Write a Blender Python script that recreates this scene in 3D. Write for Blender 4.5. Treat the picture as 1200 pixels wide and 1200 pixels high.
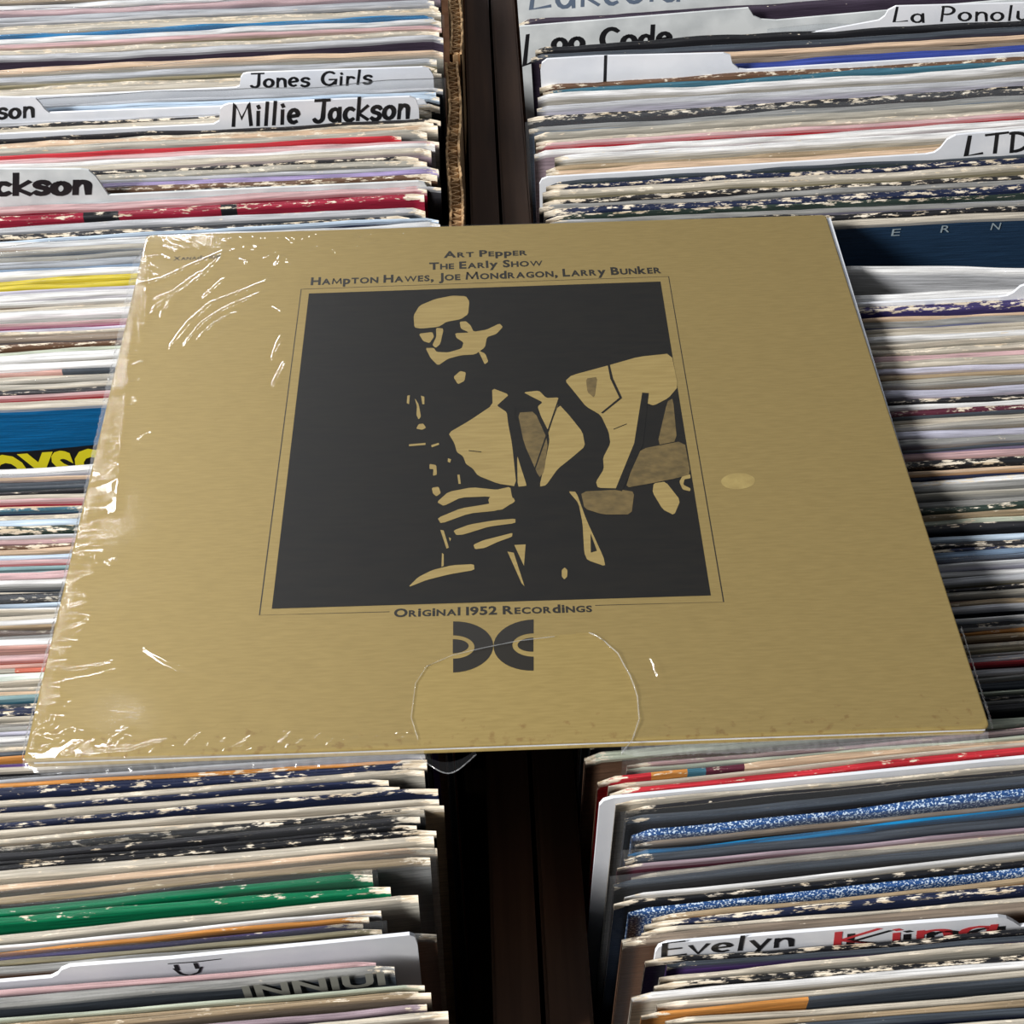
import bpy, bmesh, math, random
import numpy as np
from mathutils import Matrix, Vector

for o in list(bpy.data.objects):
    bpy.data.objects.remove(o)
SC = bpy.context.scene
COL = SC.collection

# ------------------------------------------------------------------ camera
TOP = 0.335                      # usual height of the record tops above the floor
ZS = TOP + 0.011                 # upper face of the gold album
FPX = 2000.0                     # focal length in pixels of the 1200 px frame
CAMR = np.array([[0.99934602, -0.03313629, -0.01447483], [-0.0328095, -0.6626531, -0.74820746], [0.01520103, 0.74819306, -0.66330692]])
CAMC = np.array([-0.004839, -0.521223, 0.423557])
CAMC = CAMC + np.array([0, 0, ZS])
cam = bpy.data.cameras.new('camera')
cam.sensor_width = 36.0
cam.lens = 36.0 * FPX / 1200.0
cam.clip_start = 0.01
co = bpy.data.objects.new('camera', cam)
COL.objects.link(co)
rx, dn, fw = CAMR
M = Matrix.Identity(4)
for i in range(3):
    M[i][0] = rx[i]; M[i][1] = -dn[i]; M[i][2] = -fw[i]; M[i][3] = CAMC[i]
co.matrix_world = M
SC.camera = co

# ------------------------------------------------------------------ world, lamps, exposure
w = bpy.data.worlds.new('room_light'); SC.world = w; w.use_nodes = True
w.node_tree.nodes['Background'].inputs[0].default_value = (0.92, 0.95, 1.0, 1)
w.node_tree.nodes['Background'].inputs[1].default_value = 0.15
def area(name, loc, target, sx, sy, power, col=(1, 1, 1)):
    l = bpy.data.lights.new(name, 'AREA'); l.shape = 'RECTANGLE'
    l.size = sx; l.size_y = sy; l.energy = power; l.color = col
    o = bpy.data.objects.new(name, l); COL.objects.link(o)
    o.location = loc
    o.rotation_euler = (Vector(target) - Vector(loc)).to_track_quat('-Z', 'Y').to_euler()
    return o
area('ceiling_or_glint_light', (-1.95, -1.40, TOP + 1.52), (0, 0, TOP), 0.62, 0.62, 132, (1, 0.98, 0.95))
def over_mirror(u, v, dist):
    # an unseen lamp placed for glints on the film, in the direction a level film reflects towards the camera at that pixel
    d = CAMR.T @ np.array([(u - 600) / FPX, (v - 600) / FPX, 1.0]); p = CAMC + d * ((ZS - CAMC[2]) / d[2])
    d = d / np.linalg.norm(d); return tuple(p + np.array([d[0], d[1], -d[2]]) * dist)
area('ceiling_or_glint_light', over_mirror(85, 255, 2.3), (0, 0.1, TOP), 0.55, 0.05, 6.5, (0.97, 0.98, 1))
area('ceiling_or_glint_light', over_mirror(-70, 640, 2.2), (0, 0, TOP), 0.55, 0.05, 4.5, (0.97, 0.98, 1))  # added lamp, only makes the wrinkled film glint along the left rim
area('ceiling_or_glint_light', over_mirror(-60, 985, 2.1), (0, 0, TOP), 0.55, 0.05, 5.5, (0.97, 0.98, 1))  # added lamp that puts glints on the film at the lower left corner
SC.view_settings.view_transform = 'Standard'
SC.view_settings.look = 'None'
SC.view_settings.exposure = 0.0
SC.view_settings.gamma = 1.0
SC.view_settings.use_curve_mapping = False

# ------------------------------------------------------------------ helpers
def ray(u, v):
    d = CAMR.T @ np.array([(u - 600) / FPX, (v - 600) / FPX, 1.0])
    return d
def px_plane(u, v, p, n):
    d = ray(u, v); s = np.dot(np.array(p) - CAMC, n) / np.dot(d, n)
    return CAMC + s * d
def px_z(u, v, z):
    return px_plane(u, v, (0, 0, z), np.array([0, 0, 1.0]))
def s2l(c):
    return tuple(((x / 255.0) / 12.92 if x <= 10 else ((x / 255.0 + 0.055) / 1.055) ** 2.4) for x in c)
def tag(o, label=None, cat=None, group=None, kind=None):
    if label: o['label'] = label
    if cat: o['category'] = cat
    if group: o['group'] = group
    if kind: o['kind'] = kind
    return o
def link(name, me, mat=None, parent=None):
    o = bpy.data.objects.new(name, me); COL.objects.link(o)
    if mat and me is not None: me.materials.append(mat)
    if parent: o.parent = parent
    return o
def pydata(name, vs, fs, mat=None, parent=None, smooth=False):
    me = bpy.data.meshes.new(name); me.from_pydata([tuple(map(float, v)) for v in vs], [], fs)
    me.update()
    if smooth: me.shade_smooth()
    return link(name, me, mat, parent)
def box_vf(x0, x1, y0, y1, z0, z1):
    v = [(x0, y0, z0), (x1, y0, z0), (x1, y1, z0), (x0, y1, z0), (x0, y0, z1), (x1, y0, z1), (x1, y1, z1), (x0, y1, z1)]
    f = [(0, 3, 2, 1), (4, 5, 6, 7), (0, 1, 5, 4), (1, 2, 6, 5), (2, 3, 7, 6), (3, 0, 4, 7)]
    return v, f
def bevel_box(name, x0, x1, y0, y1, z0, z1, mat, parent, b=0.001):
    v, f = box_vf(x0, x1, y0, y1, z0, z1)
    bm = bmesh.new()
    vv = [bm.verts.new(p) for p in v]
    for q in f: bm.faces.new([vv[i] for i in q])
    bmesh.ops.bevel(bm, geom=bm.edges[:], offset=b, segments=2, affect='EDGES')
    me = bpy.data.meshes.new(name); bm.to_mesh(me); bm.free()
    return link(name, me, mat, parent)
def empty(name, loc=(0, 0, 0)):
    o = bpy.data.objects.new(name, None); COL.objects.link(o); o.location = loc
    o.empty_display_size = 0.02
    return o

# ------------------------------------------------------------------ materials
def mat(name):
    m = bpy.data.materials.new(name); m.use_nodes = True
    nt = m.node_tree
    return m, nt, nt.nodes['Principled BSDF']
def N(nt, t, **k):
    n = nt.nodes.new(t)
    for a, b in k.items(): setattr(n, a, b)
    return n
def plain(name, rgb, rough=0.6, metal=0.0, spec=0.5):
    m, nt, b = mat(name)
    b.inputs['Base Color'].default_value = (*s2l(rgb), 1)
    b.inputs['Roughness'].default_value = rough; b.inputs['Metallic'].default_value = metal
    b.inputs['Specular IOR Level'].default_value = spec
    return m
def noisy(name, c1, c2, scale, rough=0.6, bump=0.0, spec=0.4, detail=5, lo=0.35, hi=0.65):
    m, nt, b = mat(name)
    tc = N(nt, 'ShaderNodeTexCoord'); mp = N(nt, 'ShaderNodeMapping')
    mp.inputs['Scale'].default_value = scale
    nz = N(nt, 'ShaderNodeTexNoise'); nz.inputs['Scale'].default_value = 1; nz.inputs['Detail'].default_value = detail
    cr = N(nt, 'ShaderNodeValToRGB')
    cr.color_ramp.elements[0].color = (*s2l(c1), 1); cr.color_ramp.elements[1].color = (*s2l(c2), 1)
    cr.color_ramp.elements[0].position = lo; cr.color_ramp.elements[1].position = hi
    L = nt.links.new
    L(tc.outputs['Object'], mp.inputs[0]); L(mp.outputs[0], nz.inputs[0]); L(nz.outputs[0], cr.inputs[0]); L(cr.outputs[0], b.inputs['Base Color'])
    b.inputs['Roughness'].default_value = rough; b.inputs['Specular IOR Level'].default_value = spec
    if bump:
        bp = N(nt, 'ShaderNodeBump'); bp.inputs['Strength'].default_value = bump; bp.inputs['Distance'].default_value = 0.0005
        L(nz.outputs[0], bp.inputs['Height']); L(bp.outputs[0], b.inputs['Normal'])
    return m

def record_material(name, glitter=False):
    m, nt, b = mat(name); L = nt.links.new
    at = N(nt, 'ShaderNodeAttribute', attribute_name='Col')
    aw = N(nt, 'ShaderNodeAttribute', attribute_name='wear')
    tc = N(nt, 'ShaderNodeTexCoord'); oi = N(nt, 'ShaderNodeObjectInfo')
    ad = N(nt, 'ShaderNodeVectorMath', operation='ADD')
    sc = N(nt, 'ShaderNodeMath', operation='MULTIPLY'); sc.inputs[1].default_value = 7.0
    L(oi.outputs['Random'], sc.inputs[0]); L(tc.outputs['Object'], ad.inputs[0]); L(sc.outputs[0], ad.inputs[1])
    mp = N(nt, 'ShaderNodeMapping'); mp.inputs['Scale'].default_value = (170, 420, 700)
    L(ad.outputs[0], mp.inputs[0])
    nz = N(nt, 'ShaderNodeTexNoise'); nz.inputs['Scale'].default_value = 1.0; nz.inputs['Detail'].default_value = 4; nz.inputs['Roughness'].default_value = 0.65
    L(mp.outputs[0], nz.inputs[0])
    # paper shows where noise + wear > 1
    su = N(nt, 'ShaderNodeMath', operation='ADD'); L(nz.outputs[0], su.inputs[0]); L(aw.outputs['Fac'], su.inputs[1])
    ss = N(nt, 'ShaderNodeMapRange', interpolation_type='SMOOTHSTEP')
    ss.inputs['From Min'].default_value = 0.98; ss.inputs['From Max'].default_value = 1.06
    L(su.outputs[0], ss.inputs['Value'])
    # fine fibre variation of the paper and of the printed board
    mp2 = N(nt, 'ShaderNodeMapping'); mp2.inputs['Scale'].default_value = (40, 900, 1300); L(ad.outputs[0], mp2.inputs[0])
    n2 = N(nt, 'ShaderNodeTexNoise'); n2.inputs['Scale'].default_value = 1; n2.inputs['Detail'].default_value = 5; L(mp2.outputs[0], n2.inputs[0])
    pr = N(nt, 'ShaderNodeValToRGB'); L(n2.outputs[0], pr.inputs[0])
    pr.color_ramp.elements[0].position = 0.3; pr.color_ramp.elements[0].color = (*s2l((186, 166, 136)), 1)
    pr.color_ramp.elements[1].position = 0.6; pr.color_ramp.elements[1].color = (*s2l((240, 230, 212)), 1)
    vr = N(nt, 'ShaderNodeMapRange'); vr.inputs['From Min'].default_value = 0.3; vr.inputs['From Max'].default_value = 0.7
    vr.inputs['To Min'].default_value = 0.55; vr.inputs['To Max'].default_value = 1.15; L(n2.outputs[0], vr.inputs['Value'])
    vm = N(nt, 'ShaderNodeVectorMath', operation='SCALE'); L(at.outputs['Color'], vm.inputs[0]); L(vr.outputs[0], vm.inputs['Scale'])
    base = vm.outputs[0]
    if glitter:
        vo = N(nt, 'ShaderNodeTexNoise'); vo.inputs['Scale'].default_value = 1400; vo.inputs['Detail'].default_value = 1; L(ad.outputs[0], vo.inputs[0])
        gr = N(nt, 'ShaderNodeMapRange'); gr.inputs['From Min'].default_value = 0.54; gr.inputs['From Max'].default_value = 0.60; L(vo.outputs[0], gr.inputs['Value'])
        gm = N(nt, 'ShaderNodeMix', data_type='RGBA'); L(gr.outputs[0], gm.inputs['Factor']); L(base, gm.inputs['A']); gm.inputs['B'].default_value = (0.6, 0.72, 0.85, 1)
        base = gm.outputs['Result']
    mx = N(nt, 'ShaderNodeMix', data_type='RGBA')
    L(ss.outputs[0], mx.inputs['Factor']); L(base, mx.inputs['A']); L(pr.outputs[0], mx.inputs['B'])
    L(mx.outputs['Result'], b.inputs['Base Color'])
    rr = N(nt, 'ShaderNodeMapRange'); rr.inputs['To Min'].default_value = 0.38; rr.inputs['To Max'].default_value = 0.85; L(ss.outputs[0], rr.inputs['Value'])
    L(rr.outputs[0], b.inputs['Roughness'])
    bp = N(nt, 'ShaderNodeBump'); bp.inputs['Strength'].default_value = 0.5; bp.inputs['Distance'].default_value = 0.0004
    L(nz.outputs[0], bp.inputs['Height']); L(bp.outputs[0], b.inputs['Normal'])
    return m
MREC = record_material('record_board')
MGLIT = record_material('glitter_print_board', True)

def film_material(name, ior, haze, rough, bscale, bstr, tint=(1, 1, 1)):
    m = bpy.data.materials.new(name); m.use_nodes = True; nt = m.node_tree; nt.nodes.clear(); L = nt.links.new
    out = N(nt, 'ShaderNodeOutputMaterial'); tr = N(nt, 'ShaderNodeBsdfTransparent'); tr.inputs[0].default_value = (*tint, 1)
    gl = N(nt, 'ShaderNodeBsdfGlossy'); gl.inputs['Roughness'].default_value = rough
    df = N(nt, 'ShaderNodeBsdfDiffuse'); df.inputs[0].default_value = (0.9, 0.92, 0.95, 1)
    f0 = ((ior - 1) / (ior + 1)) ** 2                       # the same reflectance from both sides of the film
    lw = N(nt, 'ShaderNodeLayerWeight'); lw.inputs['Blend'].default_value = 0.5
    pw = N(nt, 'ShaderNodeMath', operation='POWER'); pw.inputs[1].default_value = 5
    fr = N(nt, 'ShaderNodeMath', operation='MULTIPLY_ADD'); fr.inputs[1].default_value = 1 - f0; fr.inputs[2].default_value = f0
    L(lw.outputs['Facing'], pw.inputs[0]); L(pw.outputs[0], fr.inputs[0])
    tc = N(nt, 'ShaderNodeTexCoord'); mp = N(nt, 'ShaderNodeMapping'); mp.inputs['Scale'].default_value = bscale
    nz = N(nt, 'ShaderNodeTexNoise'); nz.inputs['Scale'].default_value = 1; nz.inputs['Detail'].default_value = 3
    bp = N(nt, 'ShaderNodeBump'); bp.inputs['Strength'].default_value = bstr; bp.inputs['Distance'].default_value = 0.0006
    L(tc.outputs['Object'], mp.inputs[0]); L(mp.outputs[0], nz.inputs[0]); L(nz.outputs[0], bp.inputs['Height'])
    L(bp.outputs[0], gl.inputs['Normal']); L(bp.outputs[0], lw.inputs['Normal'])
    m1 = N(nt, 'ShaderNodeMixShader'); m1.inputs[0].default_value = haze
    L(tr.outputs[0], m1.inputs[1]); L(df.outputs[0], m1.inputs[2])
    m2 = N(nt, 'ShaderNodeMixShader'); L(fr.outputs[0], m2.inputs[0]); L(m1.outputs[0], m2.inputs[1]); L(gl.outputs[0], m2.inputs[2])
    L(m2.outputs[0], out.inputs[0])
    return m
MFILM = film_material('shrink_film', 1.66, 0.004, 0.06, (260, 200, 200), 0.03)
MPLAST = film_material('plastic_outer_sleeve', 1.42, 0.022, 0.14, (30, 200, 90), 0.5, (0.96, 0.97, 0.98))

MCARD = noisy('divider_plastic_white', (222, 226, 234), (240, 242, 247), (25, 25, 25), 0.35, 0)
MCARDG = noisy('divider_card_grey', (196, 201, 203), (226, 230, 231), (45, 45, 45), 0.5, 0)
MINK = plain('marker_ink', (30, 30, 33), 0.45)
MINKB = plain('faded_marker_ink', (98, 112, 132), 0.5)
MINKR = plain('red_marker_ink', (205, 60, 66), 0.5)
MWOOD = noisy('dark_stained_wood', (82, 57, 42), (106, 77, 57), (160, 7, 160), 0.5, 0.25)
MCARTON = noisy('corrugated_board', (176, 140, 100), (206, 172, 128), (60, 60, 60), 0.85, 0.2)
MFLOOR = noisy('dark_floor', (52, 50, 50), (80, 77, 75), (12, 12, 12), 0.7, 0.1)
MYEL = plain('yellow_print', (232, 218, 40), 0.4)
MBLK = plain('black_print', (26, 26, 28), 0.45)
MPALE = plain('pale_print', (150, 150, 142), 0.5)
MGREYINK = plain('grey_print', (150, 165, 172), 0.5)
MPAPER = noisy('inner_sleeve_paper', (205, 210, 220), (228, 232, 238), (90, 90, 90), 0.7, 0)

# ------------------------------------------------------------------ the setting: floor and two crates
v, f = box_vf(-2.5, 2.5, -2.5, 2.5, -0.04, 0.0)
tag(pydata('floor', v, f, MFLOOR), 'dark floor under the wooden record crates', kind='structure')

LEAN_L, LEAN_R = math.radians(14), math.radians(10)
H0 = 0.314
FL_L = TOP - H0 * math.cos(LEAN_L) - 0.004      # upper faces of the two crate bottoms
FL_R = TOP - H0 * math.cos(LEAN_R) - 0.004
ZW = TOP - 0.075                                 # upper rim of the crate walls
def crate(x0, x1, inner, floor_z, label):
    root = empty('wooden_crate', ((x0 + x1) / 2, 0.12, 0))
    def part(n, a0, a1, b0, b1, c0, c1):
        ob = bevel_box(n, a0, a1, b0, b1, c0, c1, MWOOD, None, 0.0012)
        for vv in ob.data.vertices:
            vv.co.x -= root.location.x; vv.co.y -= root.location.y
        ob.parent = root
    t = 0.016
    part('side_panel', x0, x0 + t, -0.34, 0.72, 0.0, ZW)
    part('side_panel', x1 - t, x1, -0.34, 0.72, 0.0, ZW)
    part('front_panel', x0 + t, x1 - t, -0.34, -0.325, 0.0, ZW)
    part('back_panel', x0 + t, x1 - t, 0.705, 0.72, 0.0, ZW)
    part('bottom_panel', x0 + t, x1 - t, -0.325, 0.705, 0.0, floor_z)
    tag(root, label, 'crate', 'wooden record crates')
crate(-0.40, 0.0080, 1, FL_L, 'dark brown wooden crate holding the left row of records')
crate(0.0098, 0.53, -1, FL_R, 'dark brown wooden crate holding the right row of records')

# corrugated carton wall between the left records and the crate wall
def carton():
    root = empty('cardboard_box', (-0.014, 0.35, FL_L))
    def wall(y0, y1, xa, xb, ztop, seed):
        rnd = random.Random(seed); n = int((y1 - y0) / 0.0016)
        for nm, xo, th in (('liner', xa, 0.0011), ('liner', xb, 0.0011)):
            vs, fs = [], []
            for i in range(n + 1):
                y = y0 + (y1 - y0) * i / n
                z = ztop + rnd.uniform(-0.0009, 0.0009); j = rnd.uniform(-0.0003, 0.0003) + 0.0008 * math.sin(y * 60 + seed)
                for dx, dz in ((-th / 2, 0.0), (-th / 2, z), (th / 2, z + rnd.uniform(-.0004, .0004)), (th / 2, 0.0)):
                    vs.append((xo + dx + j - root.location.x, y - root.location.y, (dz if dz else FL_L) - root.location.z))
                if i:
                    a = 4 * (i - 1); b = 4 * i
                    for k in range(3): fs.append((a + k, a + k + 1, b + k + 1, b + k))
            pydata(nm, vs, fs, MCARTON, root)
        vs, fs = [], []; k = 0
        m = n * 4
        for i in range(m + 1):
            y = y0 + (y1 - y0) * i / m
            x = (xa + xb) / 2 + (xb - xa - 0.0012) / 2 * math.sin(y * 2 * math.pi / 0.0058) + 0.0008 * math.sin(y * 60 + seed)
            zt = ztop - 0.0005 + rnd.uniform(-.0003, .0003)
            vs += [(x - root.location.x, y - root.location.y, 0.02), (x - root.location.x, y - root.location.y, zt - root.location.z)]
            if i: a = 2 * i; fs.append((a - 2, a, a + 1, a - 1))
        o = pydata('fluted_core', vs, fs, MCARTON, root)
        md = o.modifiers.new('thickness', 'SOLIDIFY'); md.thickness = 0.0005
    wall(0.10, 0.3745, -0.0182, -0.0122, TOP - 0.016, 1)
    wall(0.3765, 0.62, -0.0162, -0.0104, TOP - 0.013, 2)
    tag(root, 'brown corrugated cardboard box edge between the record rows', 'box')
carton()

# ------------------------------------------------------------------ records
PAL = dict(
 white=(232, 232, 232), cream=(200, 192, 177), tan=(170, 150, 122), beige=(178, 174, 163), grey=(150, 150, 148),
 palegrey=(190, 192, 197), lavender=(200, 198, 214), slate=(70, 77, 86), charcoal=(48, 48, 52), black=(36, 37, 41), navy=(38, 46, 74),
 brightblue=(24, 132, 190), blue=(58, 76, 156), steelblue=(120, 142, 168), paleblue=(196, 214, 232), teal=(70, 118, 138), paleteal=(150, 182, 186),
 green=(8, 118, 78), palegreen=(190, 198, 180), darkgreen=(50, 64, 58), olive=(146, 138, 112), mint=(222, 232, 224),
 red=(196, 52, 62), crimson=(158, 40, 62), pink=(206, 172, 174), mauve=(164, 146, 156), salmon=(202, 160, 150), coral=(206, 116, 96),
 maroon=(96, 46, 62), magenta=(156, 60, 106), purple=(92, 66, 128), lilac=(160, 146, 190), violet=(70, 62, 112),
 yellow=(208, 190, 60), orange=(206, 142, 74), peach=(216, 188, 160), brown=(112, 84, 66), taupe=(140, 126, 112), rust=(128, 66, 44),
 darkblue=(34, 58, 84), cobalt=(16, 104, 160), aubergine=(66, 56, 72))
NICE = dict(brightblue='bright blue', palegrey='pale grey', steelblue='steel blue', paleblue='pale blue', paleteal='pale teal', palegreen='pale green',
            darkgreen='dark green', darkblue='dark blue', brightyellow='bright yellow', cobalt='cobalt blue', aubergine='aubergine')
# each line: y in the photograph at the section's reference x, edge colour, front colour, wear 0-9, options
#   p = clear outer sleeve, e123 = x of the inner end, k:word = landmark, s0.05 = own slope
LEFT = [
 (150, [(-20, -.045), (260, -.05), (275, -.05)], '''
-14 cream grey 4; -6 tan slate 5; 1 white grey 4 p; 8 pink mauve 3; 16 palegrey grey 3 p; 20 palegrey slate 4; 26 cream taupe 7; 30 cream tan 3
34 brightblue brightblue 3 k:brightblue; 40 white slate 4 p; 46 pink olive 2; 54 cream grey 6; 60 palegrey aubergine 2; 75 peach beige 3; 86 palegrey olive 3 p
93 olive darkgreen 4; 97 cream olive 7; 102 cream cream 4; 107 CARD0; 119 palegrey slate 2 p; 123 paleblue navy 2; 128 paleblue charcoal 2; 132 CARD1; 138 palegrey grey 4
141 cream charcoal 7; 145 cream olive 5; 149 CARD2; 156 grey charcoal 5; 160 cream beige 7 e508; 164 peach cream 6; 169 beige grey 5 e500; 175 red red 3 e470 k:thinred
180 pink beige 3; 186 white white 2; 192 cream mauve 4 e505; 199 cream charcoal 7 e490; 205 beige slate 6 e500; 211 palegrey charcoal 4; 216 lilac grey 3 e514; 221 peach brown 7 e512
227 cream charcoal 7 e505; 229 CARD3; 232 palegrey charcoal 3; 236 pink crimson 3 e500 k:crimsonback; 247 cream crimson 6 e497 k:crimsonfront; 261 palegrey slate 4 e498; 270 cream charcoal 7 e480'''),
 (50, [(270, -.055), (560, -.05)], '''
279 paleblue navy 2; 285 white peach 2; 293 cream steelblue 3 p; 301 cream steelblue 2 p; 307 palegrey slate 3 p; 314 steelblue slate 2 p; 320 white lavender 1
328 yellow yellow 2 k:yellowback; 334 yellow yellow 2 k:yellowfront; 340 lavender palegrey 2; 346 white lavender 2; 353 white taupe 3; 361 cream tan 6; 367 white mint 2; 377 pink magenta 2 k:magenta
382 lavender lavender 1; 389 cream tan 7; 395 taupe navy 4; 404 cream brown 7; 412 palegreen beige 3; 417 white beige 3; 428 white white 2; 434 pink slate 3; 444 cream olive 3
450 cream slate 3 p; 456 cream charcoal 5; 462 pink red 1 k:redstripe; 468 tan tan 4; 472 cream cobalt 3 k:cobalt'''),
 (45, [(548, -.02), (600, -.03), (670, -.035)], '''
549 white lavender 1; 559 peach mauve 3 p; 565 slate darkgreen 2; 575 cream charcoal 5; 579 cream tan 3; 584 pink crimson 3 k:crimsonline; 590 peach tan 6; 596 teal navy 6; 603 cream mauve 6
610 paleblue darkgreen 1; 618 cream darkgreen 8; 626 palegrey tan 3; 632 pink maroon 4; 637 cream brown 7; 644 peach taupe 4; 652 paleblue steelblue 1; 657 pink red 2 k:redmid; 665 paleteal slate 3'''),
 (32, [(668, -.035), (905, -.055)], '''
669 paleteal charcoal 3; 673 pink beige 2; 680 white lavender 2; 686 grey slate 2; 694 cream tan 5; 700 cream charcoal 6; 706 paleblue slate 2 p; 710 white navy 4; 714 cream beige 3; 721 cream taupe 4
728 white tan 3; 734 tan taupe 4; 740 brown taupe 6; 746 grey steelblue 3 p; 752 white paleblue 1; 758 salmon salmon 2; 765 lavender palegrey 2; 770 pink coral 2 k:coral; 778 salmon coral 2; 783 beige orange 4
789 mint beige 2; 798 cream cream 4; 804 cream beige 4; 808 peach cream 3; 814 paleteal teal 1 k:teal; 825 cream slate 6; 831 slate navy 7; 839 cream beige 4; 845 cream beige 4; 851 beige charcoal 3
857 lavender grey 2 p; 862 white palegrey 1; 869 grey taupe 5; 875 cream mauve 7; 883 slate brown 3; 887 orange orange 2 k:orange; 892 purple purple 3; 896 cream charcoal 4'''),
 (200, [(900, -.065), (920, -.06), (935, -.09), (1100, -.095), (1130, -.09), (1230, -.08)], '''
902 palegrey lavender 2 p e498; 908 orange brown 6 e500; 914 palegrey navy 6 e500; 924 cream beige 6 e497; 933 slate navy 6 e455; 941 cream cream 4 e468; 949 navy navy 7 e513 k:navyworn; 959 cream cream 4 e514
969 cream tan 6 e520; 975 cream black 7 e497; 983 charcoal black 5 e492 p; 992 slate black 5 e488; 1000 cream black 6 e511; 1007 cream cream 5 e508; 1022 peach cream 5 e512; 1034 tan grey 4 e504 p
1047 green green 4 e436 p k:greenback; 1060 green green 5 e457 k:greenfront; 1078 cream beige 5 e490; 1088 white palegrey 4 e446; 1097 orange brown 4 e432; 1103 violet violet 4 e425; 1109 olive charcoal 3 e447 p
1119 grey brown 3 e511; 1129 CARD4; 1146 pink mauve 2 e440; 1156 grey slate 3 e462 k:letters; 1177 palegreen olive 3 e497; 1183 tan taupe 5 e490; 1192 tan taupe 5 e505; 1204 mauve aubergine 3 e500; 1214 cream taupe 5'''),
]
RIGHT = [
 (850, [(-20, -.075), (60, -.055), (90, -.05), (126, -.09), (160, -.06), (260, -.06)], '''
-15 cream grey 3; -6 palegrey slate 2; 2 CARD5; 9 aubergine aubergine 4 e607; 17 CARD6; 30 palegrey slate 2 p e903; 35 CARD7; 41 black black 4 e627; 53 slate aubergine 3 e622; 61 peach charcoal 2 e632 s-.03; 70 taupe charcoal 3 e634 s-.04; 75 blue blue 2 e634 s-.05; 82 CARD8
86 brown brown 6 e632; 92 teal teal 4 e636; 99 white beige 2 e630; 112 palegrey lavender 2 e629; 125 cream charcoal 7 e609; 136 grey steelblue 3 p e618; 142 beige beige 4 e626; 151 cream taupe 6 e628; 155 pink red 4 e628 k:pinkred; 164 white mauve 3 e626
171 white cream 4 e650; 184 tan olive 4 e640; 189 peach tan 4 e640; 194 CARD9; 201 slate darkgreen 3 e642; 206 cream navy 7 e640; 213 cream olive 6 e636; 224 cream charcoal 7 e636; 230 grey charcoal 4; 236 cream navy 7; 243 cream darkgreen 7'''),
 (1150, [(230, -.05), (300, -.02), (315, 0.0), (345, -.05), (640, -.06), (880, -.075)], '''
232 palegrey navy 4; 238 grey violet 3; 244 cream black 6; 252 cream darkblue 3 k:darkblue s-.045; 315 white palegrey 0 s0.0 k:palefront; 341 white beige 2; 349 CARD10; 355 violet violet 8 k:violetworn; 367 peach tan 4; 373 grey blue 2 k:bluemid; 381 cream cream 3
386 cream olive 3; 391 white cream 4; 397 cream beige 5; 404 cream taupe 7; 413 pink beige 3; 421 cream grey 5; 429 lavender tan 4; 437 tan rust 4 k:rust; 444 beige tan 3; 454 lavender mauve 3 p; 464 cream charcoal 7; 470 white beige 4; 477 peach maroon 6; 483 slate charcoal 3
489 cream tan 4; 495 cream tan 4; 505 lavender grey 3 p; 514 grey taupe 4; 521 slate lilac 2; 530 pink salmon 2 k:pinkline; 538 cream black 7; 549 peach orange 3 k:orangeright; 555 navy navy 3; 561 white grey 7; 567 grey grey 2; 576 beige grey 2; 586 grey taupe 4; 592 slate darkgreen 6
599 tan tan 5; 608 palegreen grey 6; 614 charcoal black 5; 627 paleblue steelblue 1 k:steel; 635 charcoal black 7; 641 slate navy 7; 648 steelblue navy 5; 658 white lavender 1 p k:wrapped; 668 white grey 2; 677 palegrey olive 3; 686 charcoal black 6; 693 beige grey 5; 702 brown taupe 4; 707 tan taupe 4
712 palegrey black 3; 722 white steelblue 1 k:steelfront; 730 slate charcoal 6; 735 grey charcoal 4; 740 orange brown 5; 746 tan brown 5; 754 cream taupe 6; 760 olive taupe 4; 766 grey charcoal 4; 772 palegrey taupe 6; 777 red maroon 3 k:maroonline; 783 palegrey darkgreen 4; 794 grey taupe 4; 801 slate black 3
812 palegreen slate 4; 817 cream charcoal 6; 823 grey black 4; 831 charcoal black 3; 847 palegreen brown 4'''),
 (950, [(870, -.09), (905, -.105), (960, -.11), (1030, -.10), (1100, -.085), (1230, -.075)], '''
876 pink charcoal 5 e735; 882 palegreen grey 3 e735 p; 890 peach brown 5 e701; 896 cream peach 5 e713; 903 red red 5 e715 k:redfront; 911 CARD11; 920 cream cream 6 e722; 928 charcoal black 4 e735; 937 slate charcoal 3 e733 p; 954 GLIT GLIT 0 e741; 966 taupe charcoal 3 e745 p
975 brightblue navy 2 e736 k:bluestripe; 986 slate navy 3 e733 p; 995 mauve maroon 3 e724; 1005 cream cream 5 e741; 1013 slate charcoal 2 e720 p; 1025 white cream 2 e732; 1033 cream black 6 e720; 1044 GLIT GLIT 0 e737; 1055 tan orange 4 e765; 1064 cream navy 7 e756; 1075 cream taupe 6 e753
1083 taupe brown 4 e730; 1098 CARD12; 1110 cream black 7 e757; 1118 slate purple 2 e782 k:purplefront; 1127 cream beige 5 e773; 1139 cream black 7 e768; 1150 white cream 3 e741; 1160 cream cream 4 e770; 1169 orange orange 3 e752 k:orangehalf; 1183 cream olive 4 e781; 1192 tan taupe 4 e770; 1203 slate navy 4 e770; 1216 cream taupe 4'''),
]
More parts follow.
